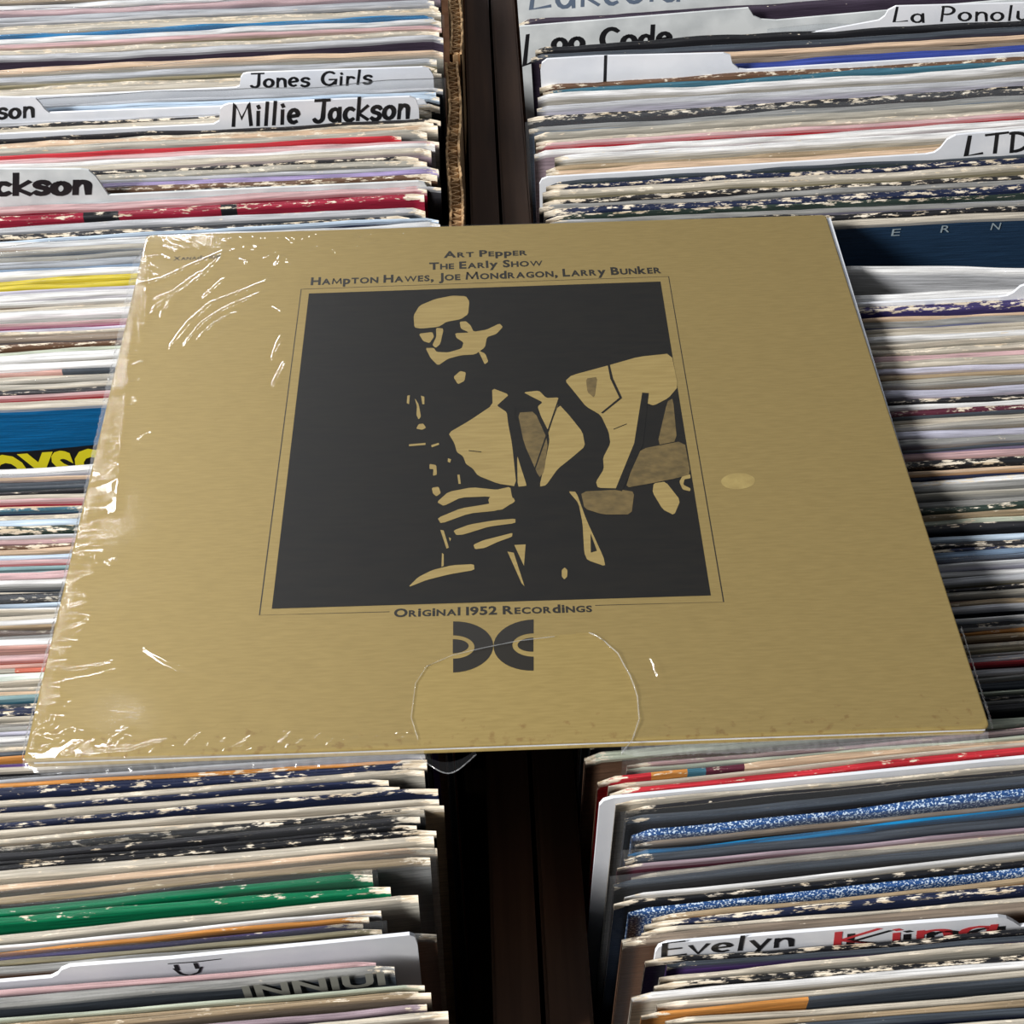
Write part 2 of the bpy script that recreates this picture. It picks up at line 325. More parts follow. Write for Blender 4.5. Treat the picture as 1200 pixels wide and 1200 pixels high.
LMK = dict(brightblue='the bright blue record', thinred='the thin red record', crimsonback='the rear crimson record', crimsonfront='the front crimson record',
  yellowback='the rear yellow record', yellowfront='the front yellow record', magenta='the magenta-striped record', redstripe='the red record behind the cobalt sleeve',
  cobalt='the cobalt sleeve with yellow letters', crimsonline='the narrow crimson record', redmid='the pink-edged red record', coral='the coral record', teal='the teal record',
  orange='the orange record', navyworn='the scuffed navy record', greenback='the plastic-covered green record', greenfront='the scuffed green record', letters='the dark record with pale letters',
  pinkred='the pinkish red record', darkblue='the dark blue sleeve', palefront='the pale grey sleeve', violetworn='the scuffed violet record', bluemid='the plain blue record',
  rust='the rust-brown record', pinkline='the thin pink record', orangeright='the orange-edged record', redfront='the bright red record', bluestripe='the blue-striped record',
  steel='the pale-edged steel blue record', steelfront='the white-edged steel blue record', maroonline='the maroon record right of the album', wrapped='the white plastic-covered record right of the album',
  purplefront='the purple record', orangehalf='the half-orange record', glit0='the rear blue glitter record', glit1='the front blue glitter record')
CARDLM = ['the rear two-word white tab card', 'the white card with three letters', 'the bold two-word white tab card', 'the grey marker-lettered card', 'the white card with a drawn arch',
  'the rear faded-ink card', 'the large grey tab card', 'the white card tabbed at far right', 'the white card with one stroke', 'the white card with three capitals', 'the thin white card under the album',
  'the plain white card', 'the red and black lettered card']
ORD = 'first second third fourth fifth sixth seventh eighth ninth tenth eleventh twelfth thirteenth fourteenth fifteenth sixteenth seventeenth eighteenth nineteenth twentieth'.split()

def parse(sections, side):
    out = []
    for refx, slopes, txt in sections:
        for ent in txt.replace('\n', ';').split(';'):
            t = ent.split()
            if not t: continue
            y = float(t[0]); d = dict(y=y, x=refx, side=side)
            ks = [a for a, b in slopes]; d['s'] = float(np.interp(y, ks, [b for a, b in slopes]))
            if t[1].startswith('CARD'):
                d['card'] = int(t[1][4:])
            else:
                d['tip'], d['face'], d['wear'] = t[1], t[2], int(t[3])
            for o in t[2:] if 'card' in d else t[4:]:
                if o == 'p': d['p'] = True
                elif o[0] == 'e': d['end'] = float(o[1:])
                elif o.startswith('k:'): d['k'] = o[2:]
                elif o[0] == 's': d['s'] = float(o[1:])
            out.append(d)
    return out

CARD_END = {0: 508, 1: 500, 2: 491, 3: 500, 4: 489, 5: 601, 6: 591, 7: 906, 8: 634, 9: 632, 10: 645, 11: 703, 12: 768}

def layout(lst, side):
    rnd = random.Random(5 if side < 0 else 9)
    lean = LEAN_L if side < 0 else LEAN_R
    xin = -0.024 if side < 0 else 0.026
    xout = xin + side * 0.314
    for i, d in enumerate(lst):
        h = rnd.uniform(-0.0015, 0.0015) + (0.0008 if 'k' in d else 0)
        if 'card' in d: h = 0.002
        if d.get('k') in ('cobalt', 'darkblue', 'palefront'): h = 0.0
        if side > 0 and d['x'] == 1150: h += float(np.interp(d['y'], [520, 640, 720, 850], [0, -.009, -.018, -.020]))
        d['h'] = h
        roll = 0.0
        if side > 0 and d['x'] == 850: roll = math.radians(np.interp(d['y'], [0, 130, 250], [3.0, 2.5, 0.5]))
        d['roll'] = roll
        z = TOP + h
        def hit(u, v):
            x = 0.0; p = None
            for _ in range(6):
                zz = z + math.tan(roll) * max(0, x - xin)
                p = px_z(u, v, zz); x = p[0]
            return p
        a = hit(d['x'], d['y']); b = hit(d['x'] + 60 * (1 if side < 0 else -1), d['y'] + d['s'] * 60 * (1 if side < 0 else -1))
        m = (b[1] - a[1]) / (b[0] - a[0])
        d['m'], d['a'] = m, a
    # smooth the directions over neighbours, keep the order front to back
    ms = [d['m'] for d in lst]
    pin = pout = 1e9
    for i, d in enumerate(lst):
        if d.get('k') in ('darkblue', 'palefront'): m = ms[i]
        else:
            q = ms[max(0, i - 8):i + 9]; m = sum(q) / len(q)
        yi = d['a'][1] + m * (xin - d['a'][0]); yo = d['a'][1] + m * (xout - d['a'][0])
        if i:
            g = 0.0012
            yi = min(yi, pin - g); yo = min(yo, pout - g)
        pin, pout = yi, yo
        d['yi'], d['yo'] = yi, yo
        e = d.get('end')
        if 'card' in d: e = CARD_END[d['card']]
        z = TOP + d['h']
        if e is not None:
            # inner end along the line
            x = xin
            for _ in range(6):
                yy = yi + (yo - yi) * (x - xin) / (xout - xin)
                # pixel (e, v) at height z with that world y: solve by two planes
                n = np.array([0, 1.0, 0]); 
                v = (CAMR @ (np.array([x, yy, z]) - CAMC)); vv = 600 + FPX * v[1] / v[2]
                x = px_plane(e, vv, (0, yy, 0), n)[0]
            x0 = x
        else:
            x0 = xin + rnd.uniform(-0.004, 0.004)
        lim = 0.0267
        if side > 0: x0 = max(x0, lim - (0.075 * math.tan(d['roll']) if d['roll'] else 0))
        else: x0 = min(x0, -0.0192)
        d['x0'] = x0
    for i, d in enumerate(lst):
        if i + 1 < len(lst):
            n = lst[i + 1]; gap = min(d['yi'] - n['yi'], d['yo'] - n['yo'])
        else: gap = 0.004
        d['gap'] = gap * math.cos(lean)
        ex = Vector((xout - xin, d['yo'] - d['yi'], 0)) * side
        ex.normalize(); ex = Vector((ex.x * math.cos(d['roll']), ex.y * math.cos(d['roll']), math.sin(d['roll'])))
        up = Vector((0, -math.sin(lean), math.cos(lean)))
        ez = (up - ex * up.dot(ex)).normalized(); ey = ez.cross(ex)
        x0 = d['x0']; y0 = d['yi'] + (d['yo'] - d['yi']) * (x0 - xin) / (xout - xin)
        d['mw'] = Matrix(((ex.x, ey.x, ez.x, x0), (ex.y, ey.y, ez.y, y0), (ex.z, ey.z, ez.z, TOP + d['h']), (0, 0, 0, 1)))
        d['H'] = (TOP + d['h'] - (FL_L if side < 0 else FL_R)) / ez.z - 0.0003
    return lst

def record_mesh(seed, side, H, t, d):
    rnd = random.Random(seed); n = 44; L = H0 * rnd.uniform(0.993, 1.004)
    prof = [(-.5, -H), (-.5, -.07), (-.5, -.02), (-.5, -.007), (-.5, -.0030), (-.5, -.0013), (-.37, -.0003), (-.12, 0), (0, -.0007), (.12, 0), (.37, -.0003), (.5, -.0013), (.5, -.006), (.5, -H)]
    wv = [0, 0, .0, .22, .55, .9, 1, 1, .8, 1, 1, .9, .2, 0]
    xs = []
    for i in range(n + 1):
        s = i / n; xs.append(L * (s + 0.03 * math.sin(2 * math.pi * s) * -1))
    cr = rnd.uniform(0.0015, 0.005)
    ph = [rnd.uniform(0, 6.28) for _ in range(6)]
    am = rnd.uniform(0.2, 0.8) * 0.0007
    verts, faces, fcol, wear = [], [], [], []
    lum = lambda c: (0.3 * c[0] + 0.6 * c[1] + 0.1 * c[2]) / 255.0
    if d['tip'] in ('cream', 'white', 'peach', 'palegrey', 'grey', 'slate') and d['wear'] >= 5 and d['face'] in PAL and lum(PAL[d['face']]) < 0.5: d = dict(d, tip=d['face'])
    face = s2l(PAL[d['face']]) if d['face'] in PAL else s2l((44, 84, 142)); tip = s2l(PAL[d['tip']]) if d['tip'] in PAL else s2l((44, 84, 142))
    W = d['wear'] / 9.0
    split = d.get('split')
    for i, x in enumerate(xs):
        e = min(x, L - x)
        drop = 0.0
        if e < cr: drop = cr - math.sqrt(max(0, cr * cr - (cr - e) ** 2))
        zz = am * (math.sin(x * 55 + ph[0]) + 0.6 * math.sin(x * 130 + ph[1])) - drop * (0.6)
        zz += rnd.uniform(-1, 1) * 0.00022 * (0.3 + W)
        bow = 0.0 if d.get('k') in ('cobalt', 'darkblue', 'letters') else 0.0006 * math.sin(x * 22 + ph[2])
        tt = t * (0.82 + 0.18 * math.sin(math.pi * x / L)) * (1 + 0.06 * math.sin(x * 90 + ph[3]))
        endw = max(0, 1 - e / 0.012) * 0.35
        for (a, z), wq in zip(prof, wv):
            k = 1.0 if z > -0.05 else 0.0
            verts.append((x * side if side > 0 else -x, a * tt + bow * k, z + zz * k))
            wear.append((0.17 + 0.41 * W + endw * (0.5 + W)) * wq if W > 0 else 0.0)
    m = len(prof)
    for i in range(n):
        xm = (xs[i] + xs[i + 1]) / 2
        for j in range(m - 1):
            q = (i * m + j, (i + 1) * m + j, (i + 1) * m + j + 1, i * m + j + 1)
            faces.append(q if side > 0 else q[::-1])
            c = tip if 5 <= j <= 10 else face
            if j == 4: c = tuple(0.5 * a + 0.5 * b for a, b in zip(tip, face))
            if 'alt' in d and d['alt'](xm): c = s2l(PAL[d['alt'](xm)])
            fcol.append(c)
    faces.append(tuple(range(m))[::-1] if side > 0 else tuple(range(m))); fcol.append(face)
    faces.append(tuple(range(n * m, n * m + m)) if side > 0 else tuple(range(n * m, n * m + m))[::-1]); fcol.append(face)
    me = bpy.data.meshes.new('record_sleeve'); me.from_pydata(verts, [], faces); me.update()
    ca = me.color_attributes.new('Col', 'FLOAT_COLOR', 'CORNER')
    arr = []
    for p, c in zip(me.polygons, fcol):
        for _ in range(p.loop_total): arr += [c[0], c[1], c[2], 1.0]
    ca.data.foreach_set('color', arr)
    wa = me.attributes.new('wear', 'FLOAT', 'POINT'); wa.data.foreach_set('value', wear)
    me.shade_smooth()
    return me, L

def plastic_mesh(seed, side, H, t, L):
    rnd = random.Random(seed); n = 40
    up = rnd.uniform(0.003, 0.006)
    ph = [rnd.uniform(0, 6.28) for _ in range(4)]
    prof = [(-.5, -H + .002), (-.52, -.05), (-.55, -.006), (-.45, up * .6), (-.1, up), (.1, up), (.45, up * .6), (.55, -.006), (.5, -H + .002)]
    vs, fs = [], []
    for i in range(n + 1):
        s = i / n; x = -0.0018 + (L + 0.0036) * s
        for a, z in prof:
            k = 1.0 if z > -0.03 else 0
            vs.append((x * side, a * (t + 0.0005) + k * 0.0004 * math.sin(x * 70 + ph[0]), z + k * 0.0010 * (math.sin(x * 45 + ph[1]) + .5 * math.sin(x * 110 + ph[2]))))
    m = len(prof)
    for i in range(n):
        for j in range(m - 1):
            q = (i * m + j, (i + 1) * m + j, (i + 1) * m + j + 1, i * m + j + 1)
            fs.append(q if side > 0 else q[::-1])
    me = bpy.data.meshes.new('plastic_cover'); me.from_pydata(vs, [], fs); me.update(); me.shade_smooth()
    return me

# ------------------------------------------------------------------ marker handwriting
def arc(cx, cy, rx, ry, a0, a1, n=10):
    return [(cx + rx * math.cos(math.radians(a0 + (a1 - a0) * i / n)), cy + ry * math.sin(math.radians(a0 + (a1 - a0) * i / n))) for i in range(n + 1)]
GL = {
 'J': (.55, [[(.1, 1), (.6, 1)], [(.42, 1), (.40, .25)] + arc(.22, .22, .18, .22, 0, -150)]),
 'o': (.48, [arc(.22, .28, .2, .28, 100, 460, 14)]),
 'n': (.48, [[(.06, .6), (.06, 0)], [(.06, .35)] + arc(.24, .38, .16, .2, 150, 0) + [(.42, 0)]]),
 'e': (.46, [[(.04, .28), (.4, .34)] + arc(.22, .3, .19, .3, 10, 300, 12)]),
 's': (.42, [arc(.22, .46, .16, .14, 20, 230, 8) + arc(.2, .15, .17, .16, 80, -150, 8)]),
 'G': (.72, [arc(.36, .5, .32, .48, 50, 330, 14), [(.4, .42), (.68, .42), (.66, .1)]]),
 'i': (.24, [[(.1, .58), (.1, 0)], [(.1, .85), (.12, .8)]]),
 'r': (.38, [[(.06, .6), (.06, 0)], [(.06, .38)] + arc(.22, .42, .15, .16, 150, 30, 6)]),
 'l': (.22, [[(.12, 1), (.08, 0)]]),
 'M': (.85, [[(.05, 0), (.1, 1), (.38, .3), (.66, 1), (.76, 0)]]),
 'a': (.5, [arc(.22, .28, .19, .28, 60, 400, 12), [(.42, .58), (.44, 0)]]),
 'c': (.42, [arc(.24, .29, .2, .29, 50, 310, 10)]),
 'k': (.48, [[(.06, 1), (.06, 0)], [(.4, .6), (.08, .28), (.44, 0)]]),
 'L': (.56, [[(.16, 1), (.05, 0), (.5, .06)]]),
 'T': (.6, [[(.02, .96), (.6, 1)], [(.32, .98), (.26, 0)]]),
 'D': (.65, [[(.1, 1), (.06, 0)], [(.04, .98)] + arc(.12, .5, .46, .49, 90, -95, 12)]),
 'P': (.55, [[(.1, 1), (.04, 0)], [(.08, .98)] + arc(.22, .72, .26, .27, 90, -110, 10)]),
 'u': (.5, [[(.06, .58)] + arc(.22, .2, .16, .2, 180, 350, 8) + [(.4, .58)], [(.4, .5), (.44, 0)]]),
 'h': (.48, [[(.06, 1), (.06, 0)], [(.06, .35)] + arc(.24, .38, .16, .2, 150, 0) + [(.42, 0)]]),
 'd': (.5, [arc(.2, .28, .18, .28, 60, 400, 12), [(.42, 1), (.42, 0)]]),
 'C': (.62, [arc(.34, .5, .3, .48, 50, 310, 14)]),
 'v': (.45, [[(.03, .6), (.2, 0), (.42, .62)]]),
 'y': (.45, [[(.03, .6), (.2, .1)], [(.42, .62), (.12, -.35)]]),
 'E': (.55, [[(.5, 1), (.08, .96), (.06, 0), (.52, .04)], [(.06, .5), (.42, .52)]]),
 'K': (.6, [[(.08, 1), (.06, 0)], [(.56, 1), (.1, .45), (.58, 0)]]),
 'g': (.48, [arc(.2, .3, .18, .28, 60, 400, 12), [(.4, .6), (.38, -.2)] + arc(.2, -.2, .18, .15, 0, -150, 6)]),
 'w': (.6, [[(.03, .6), (.16, 0), (.3, .45), (.42, 0), (.58, .62)]]), ' ': (.35, []), '.': (.2, [[(.08, .05), (.1, .0)]]),
}
def ribbon(pts, w, z, vs, fs):
    n = len(pts)
    if n < 2: return
    P = [Vector((p[0], p[1])) for p in pts]
    b = len(vs); left, right = [], []
    for i in range(n):
        a = P[max(0, i - 1)]; c = P[min(n - 1, i + 1)]
        t = (c - a); t = t.normalized() if t.length > 1e-9 else Vector((1, 0)); nn = Vector((-t.y, t.x))
        e = P[i].copy()
        if i == 0: e -= t * w * .4
        if i == n - 1: e += t * w * .4
        k = 0.75 if i in (0, n - 1) else 1.0
        left.append(e + nn * w / 2 * k); right.append(e - nn * w / 2 * k)
    for p in left: vs.append((p.x, p.y, z))
    for p in right: vs.append((p.x, p.y, z))
    for i in range(n - 1): fs.append((b + i, b + n + i, b + n + i + 1, b + i + 1))
def handwrite(text, w=0.13):
    """strokes in a unit frame: returns verts (x right, y up), faces, width"""
    vs, fs = [], []; x = 0; rnd = random.Random(text)
    zi = 0
    for ch in text:
        adv, st = GL[ch]; dy = rnd.uniform(-.03, .03)
        for s in st:
            zi += 1
            ribbon([(x + p[0], p[1] + dy) for p in s], w, zi * 0.000004, vs, fs)
        x += adv + 0.1
    return vs, fs, x

def surf_local(d, u, v):
    """photo pixel -> local (x, z) on the front plane of that record or card"""
    mw = d['mw']; n = np.array(mw.col[1][:3]); p = np.array(mw.translation) - n * (d['t'] / 2)
    q = px_plane(u, v, p, n)
    l = mw.inverted() @ Vector(q)
    return l.x, l.z
def put_strokes(name, d, parent, text, p0, p1, cap_v, material, w=0.13):
    vs, fs, W = handwrite(text, w) if isinstance(text, str) else text
    a = surf_local(d, *p0); b = surf_local(d, *p1); c = surf_local(d, p0[0], p0[1] - cap_v)
    sx = (b[0] - a[0]) / W; sl = (b[1] - a[1]) / W; sy = c[1] - a[1]; sk = (c[0] - a[0])
    ov = [(a[0] + x * sx + y * sk, -d['t'] / 2 - 0.00012 - z, a[1] + x * sl + y * sy) for x, y, z in vs]
    return pydata(name, ov, fs, material, parent)

def font_mesh(text, bold=0.0):
    cu = bpy.data.curves.new('lettering', 'FONT'); cu.body = text; cu.offset = bold; cu.resolution_u = 3
    o = bpy.data.objects.new('lettering', cu); COL.objects.link(o)
    bpy.context.view_layer.update()
    me = bpy.data.meshes.new_from_object(o.evaluated_get(bpy.context.evaluated_depsgraph_get()))
    bpy.data.objects.remove(o); bpy.data.curves.remove(cu)
    vs = [tuple(v.co) for v in me.vertices]; fs = [tuple(p.vertices) for p in me.polygons]
    bpy.data.meshes.remove(me)
    return vs, fs

CARDLAB = [
 'white divider card with two handwritten words, behind the bold one', 'white divider card with tab lettering cut off at left photo edge', 'white divider card with bold two-word lettering in left row',
 'grey divider card with thick black lettering at left photo edge', 'white divider card with black arch drawing near bottom of left row', 'grey divider card with faded blue ink at top of right row',
 'large scuffed grey divider card with rounded left corner, right row', 'white tab card at far top right with cut-off lettering', 'white divider card with a single black stroke, right row',
 'white divider card with three handwritten capitals at right photo edge', 'thin white divider card just right of the gold album', 'plain white card in front of the bright red record',
 'white divider card with red and black lettering, bottom right']
# tab outlines in photo pixels (left to right, along the upper edge) and lettering
TABS = {
 0: dict(pts=[(276, 103), (281, 101), (282, 91), (285, 87), (291, 85.5), (400, 82), (495, 79), (503, 81), (507, 87)], txt=[('Jones Girls', (293, 102.5), (438, 98), 16, MINK, .16)]),
 1: dict(pts=[(-30, 114), (35, 114.5), (42, 116), (47, 121), (52, 128), (58, 132.5)], txt=[('son', (-3, 139), (43, 135.5), 19, MINK, .18)]),
 2: dict(pts=[(250, 146), (257, 142), (258, 128), (262, 124), (268, 122), (400, 116.5), (480, 113.5), (487, 116), (490, 124)], txt=[('Millie Jackson', (272, 147), (482, 137), 25, MINK, .19)]),
 3: dict(pts=[(-30, 198.5), (95, 198.5), (104, 200), (112, 207), (127, 229)], txt=[('ckson', (-6, 228), (110, 226), 23, MINK, .24)]),
 4: dict(pts=[(60, 1146), (68, 1142), (72, 1137), (82, 1133), (200, 1124), (480, 1096), (486, 1098), (489, 1106)], txt=[]),
 5: dict(pts=[(602, -8), (606, -14), (900, -30), (1200, -50)], txt=[('Lakeside', (620, 10), (830, -3), 40, MINKB, .12)]),
 6: dict(pts=[(591, 46), (592, 38), (598, 32), (700, 24), (877, 9.5), (880, 14), (883, 19), (892, 23), (910, 24)], txt=[('L', (613, 76), (634, 70), 33, MINK, .18), ('oo Code.', (648, 60), (800, 52), 24, MINK, .2)]),
 7: dict(pts=[(1030, 24), (1037, 19), (1041, 12), (1050, 7.5), (1200, 3.5), (1260, 2)], txt=[('La Ponolu', (1046, 26), (1210, 23), 17, MINK, .12)]),
 8: dict(pts=[(634, 80), (635, 74), (641, 69.5), (700, 66), (848, 62.5), (856, 65), (858, 74), (866, 81), (875, 82)], txt=[('l', (707, 96), (714, 95), 28, MINK, .22)]),
 9: dict(pts=[(1085, 181), (1095, 179), (1102, 174), (1110, 164), (1120, 158.5), (1135, 157), (1260, 149)], txt=[('LTD', (1130, 182), (1212, 175), 22, MINK, .16)]),
 10: dict(pts=[(1170, 348.5), (1180, 347), (1188, 343), (1196, 336), (1205, 333), (1260, 330)], txt=[]),
 11: dict(pts=[], txt=[]),
 12: dict(pts=[(768, 1116), (772, 1110), (782, 1106), (900, 1096), (1050, 1084), (1170, 1075), (1180, 1076.5), (1187, 1080), (1196, 1086)], txt=[('Evelyn', (775, 1121), (935, 1107), 16, MINK, .15), ('King', (975, 1110), (1180, 1092), 17, MINKR, .13), ('King', (990, 1110), (1188, 1093), 15, MINK, .13)]),
}
def build_card(d, side, group):
    k = d['card']; d['t'] = 0.0011
    H = d['H']; L = 0.318
    xa, xb = (0, L) if side > 0 else (-L, 0)
    top = []
    pts = [surf_local(d, *p) for p in TABS[k]['pts']]
    pts = [(min(max(x, xa), xb), min(z, 0.0255)) for x, z in pts]
    r = 0.004
    def cl(): return [(xa, -r), (xa + r * .3, -r * .3), (xa + r, 0)]
    def crn(): return [(xb - r, 0), (xb - r * .3, -r * .3), (xb, -r)]
    if pts and pts[0][0] <= xa + 0.012: pts = [(xa, pts[0][1] - 0.002)] + pts; lead = []
    else: lead = cl()
    if pts and pts[-1][0] >= xb - 0.012: pts = pts + [(xb, pts[-1][1] - .002)]; tail = []
    else: tail = crn()
    prof = [(xa, -H)] + lead + pts + tail + [(xb, -H)]
    clean = [prof[0]]
    for p in prof[1:]:
        if p[0] >= clean[-1][0] - 1e-6 and (abs(p[0] - clean[-1][0]) > 1e-5 or abs(p[1] - clean[-1][1]) > 1e-5): clean.append(p)
    n = len(clean); t = d['t'] / 2
    vs = [(x, -t, z) for x, z in clean] + [(x, t, z) for x, z in clean]
    fs = [tuple(range(n))[::-1], tuple(range(n, 2 * n))] + [(i, (i + 1) % n, n + (i + 1) % n, n + i) for i in range(n)]
    fs[0] = tuple(range(n)); fs[1] = tuple(range(2 * n - 1, n - 1, -1))
    o = pydata('divider_card', vs, fs, MCARDG if k in (3, 5, 6) else MCARD)
    bm = bmesh.new(); bm.from_mesh(o.data); bmesh.ops.recalc_face_normals(bm, faces=bm.faces[:]); bm.to_mesh(o.data); bm.free()
    o.matrix_world = d['mw']
    tag(o, CARDLAB[k], 'divider card', group)
    for tx, p0, p1, cap, mt, w in TABS[k]['txt']:
        put_strokes('handwriting', d, o, tx, p0, p1, cap, mt, w)
    if k == 4:
        for a, b_ in (([(198, 1129), (228, 1127), (258, 1123.5)], 2.6), ([(206, 1131), (208, 1136)], 5), ([(229, 1129), (231, 1134)], 5), ([(204, 1135), (212, 1141), (222, 1143), (233, 1139), (236, 1133)], 3)):
            q = [surf_local(d, *p) for p in a]; vs, fs = [], []
            ribbon(q, b_ * 0.00033, 0, vs, fs)
            pydata('handwriting', [(x, -t - .00012, z) for x, z, _ in vs], fs, MINK, o)
    return o

def build_bin(sections, side):
    lst = layout(parse(sections, side), side)
    where = 'left row' if side < 0 else 'right row'
    # landmarks
    gl = 0
    for d in lst:
        if d.get('tip') == 'GLIT': d['k'] = 'glit%d' % gl; gl += 1
        if 'card' in d: d['lm'] = CARDLM[d['card']]
        elif 'k' in d: d['lm'] = LMK[d['k']]
    li = [i for i, d in enumerate(lst) if 'lm' in d]
    for i, d in enumerate(lst):
        if 'lm' in d: continue
        pv = max([j for j in li if j < i], default=None); nx = min([j for j in li if j > i], default=None)
        if pv is None or (nx is not None and nx - i < i - pv): d['pos'] = ORD[nx - i - 1] + ' behind ' + lst[nx]['lm']
        else: d['pos'] = ORD[i - pv - 1] + ' in front of ' + lst[pv]['lm']
    group = 'records standing in the ' + where
    for i, d in enumerate(lst):
        if 'card' in d:
            build_card(d, side, 'divider cards in the ' + where); continue
        t = max(0.0010, min(0.0036, d['gap'] * 0.62)); d['t'] = t
        if d.get('k') == 'crimsonfront': d['alt'] = lambda x: 'black' if (0.148 < x < 0.167 or .088 < x < .102) else 'crimson'
        if d.get('k') == 'orangehalf': d['alt'] = lambda x: 'orange' if x < 0.05 else 'slate'
        if d.get('k') == 'redfront': pass
        if d['tip'] == 'beige' and d['face'] == 'orange': d['alt'] = lambda x: 'beige' if x > 0.152 else 'coral'
        if d['tip'] == 'pink' and d['face'] == 'slate': d['alt'] = lambda x: 'salmon' if x > .158 else 'slate'
        if d['tip'] == 'peach' and d['face'] == 'brown' and side > 0: d['alt'] = lambda x: 'red' if x < .020 else ('orange' if x < .028 else ('teal' if x < .035 else ('maroon' if x < .05 else 'peach')))
        me, L = record_mesh(i * 7 + (1 if side < 0 else 1001), side, d['H'], t, d)
        o = link('record', me, MGLIT if d['tip'] == 'GLIT' else MREC); o.matrix_world = d['mw']
        d['o'] = o
        tn, fn = NICE.get(d['tip'], d['tip']), NICE.get(d['face'], d['face'])
        if 'lm' in d:
            nm = d['lm'][4:]
            lab = (nm if ('record' in nm or 'sleeve' in nm) else nm + ' record') + ' standing in the ' + where
        else:
            lab = (fn + ' record' if tn == fn else fn + ' record with ' + tn + ' edge') + ', ' + d['pos']
            if len(lab.split()) > 16: lab = fn + ' record, ' + d['pos']
            if len((lab + ', ' + where).split()) <= 16: lab += ', ' + where
        tag(o, lab, 'record', group)
        if d.get('p'):
            link('plastic_cover', plastic_mesh(i + 50, side, d['H'], t, L), MPLAST, o)['label'] = 'clear plastic outer sleeve'
    return lst
BL = build_bin(LEFT, -1)
BR = build_bin(RIGHT, 1)

# prints on the sleeves whose fronts show
def find(lst, k): return next(d for d in lst if d.get('k') == k)
def front_poly(d, name, polys, material, lift=0.0002):
    vs, fs = [], []
    for pl in polys:
        b = len(vs)
        for p in pl:
            x, z = surf_local(d, *p); vs.append((x, -d['t'] / 2 - lift, z))
        fs.append(tuple(range(b, b + len(pl))))
    return pydata(name, vs, fs, material, d['o'])
def front_text(d, name, text, p0, p1, cap, material, bold=0.0, lift=0.0004, hk=1.0):
    vs, fs = font_mesh(text, bold)
    W = max(v[0] for v in vs); Hh = 0.72
    a = surf_local(d, *p0); b = surf_local(d, *p1); c = surf_local(d, p0[0], p0[1] - cap)
    ov = [(a[0] + (b[0] - a[0]) * v[0] / W, -d['t'] / 2 - lift, a[1] + (b[1] - a[1]) * v[0] / W + (c[1] - a[1]) * v[1] / Hh * hk) for v in vs]
    return pydata(name, ov, fs, material, d['o'])
d = find(BL, 'cobalt')
front_poly(d, 'black_band', [[(-60, 532), (20, 529), (60, 526), (110, 521), (180, 514), (180, 575), (-60, 585)]], MBLK)
front_text(d, 'yellow_lettering', 'BOYSO', (-32, 574), (138, 562), 38, MYEL, 0.045)
d = find(BR, 'darkblue')
for ch, x, y in (('E', 1042, 276), ('R', 1100, 272), ('N', 1159, 269)):
    front_text(d, 'grey_lettering', ch, (x, y), (x + 12, y - .6), 8.5, MGREYINK, 0.0)
d = find(BL, 'letters')
front_text(d, 'pale_lettering', 'INNIUI', (285, 1169), (452, 1152), 15, MPALE, 0.03)

# ------------------------------------------------------------------ the gold album
S = 0.314
TH = 0.004
def sp(u, v):
    """photo pixel -> point on the album's front, in album coordinates"""
    p = px_z(u, v, ZS); return p[0], p[1]
MGOLD, nt, b = mat('gold_foil_board'); L = nt.links.new
tc = N(nt, 'ShaderNodeTexCoord'); mp = N(nt, 'ShaderNodeMapping'); mp.inputs['Scale'].default_value = (140, 1100, 200)
L(tc.outputs['Object'], mp.inputs[0])
nz = N(nt, 'ShaderNodeTexNoise'); nz.inputs['Scale'].default_value = 1; nz.inputs['Detail'].default_value = 4; L(mp.outputs[0], nz.inputs[0])
cr = N(nt, 'ShaderNodeValToRGB'); cr.color_ramp.elements[0].position = .3; cr.color_ramp.elements[1].position = .7
cr.color_ramp.elements[0].color = (*s2l((157, 136, 82)), 1); cr.color_ramp.elements[1].color = (*s2l((168, 146, 90)), 1)
L(nz.outputs[0], cr.inputs[0])
# brown rub marks near the lower edge
n2 = N(nt, 'ShaderNodeTexNoise'); n2.inputs['Scale'].default_value = 300; n2.inputs['Detail'].default_value = 6; L(tc.outputs['Object'], n2.inputs[0])
sx = N(nt, 'ShaderNodeSeparateXYZ'); L(tc.outputs['Object'], sx.inputs[0])
ed = N(nt, 'ShaderNodeMapRange'); ed.inputs['From Min'].default_value = -0.138; ed.inputs['From Max'].default_value = -0.154
ed.inputs['To Min'].default_value = 0; ed.inputs['To Max'].default_value = .16; L(sx.outputs['Y'], ed.inputs['Value'])
su = N(nt, 'ShaderNodeMath', operation='ADD'); L(n2.outputs[0], su.inputs[0]); L(ed.outputs[0], su.inputs[1])
sm = N(nt, 'ShaderNodeMapRange'); sm.inputs['From Min'].default_value = .72; sm.inputs['From Max'].default_value = .84; sm.inputs['To Max'].default_value = .42; L(su.outputs[0], sm.inputs['Value'])
mx = N(nt, 'ShaderNodeMix', data_type='RGBA'); L(sm.outputs[0], mx.inputs['Factor']); L(cr.outputs[0], mx.inputs['A']); mx.inputs['B'].default_value = (*s2l((120, 82, 44)), 1)
L(mx.outputs['Result'], b.inputs['Base Color'])
b.inputs['Metallic'].default_value = 0.35; b.inputs['Roughness'].default_value = 0.5
bp = N(nt, 'ShaderNodeBump'); bp.inputs['Strength'].default_value = 0.12; bp.inputs['Distance'].default_value = 0.0003
L(nz.outputs[0], bp.inputs['Height']); L(bp.outputs[0], b.inputs['Normal'])
MPHOTO = noisy('dark_photo_ink', (16, 14, 10), (24, 21, 15), (90, 500, 90), 0.45, 0.05, 0.25)
MGINK = noisy('gold_highlight', (154, 133, 80), (166, 145, 90), (70, 700, 200), 0.45, 0.05)
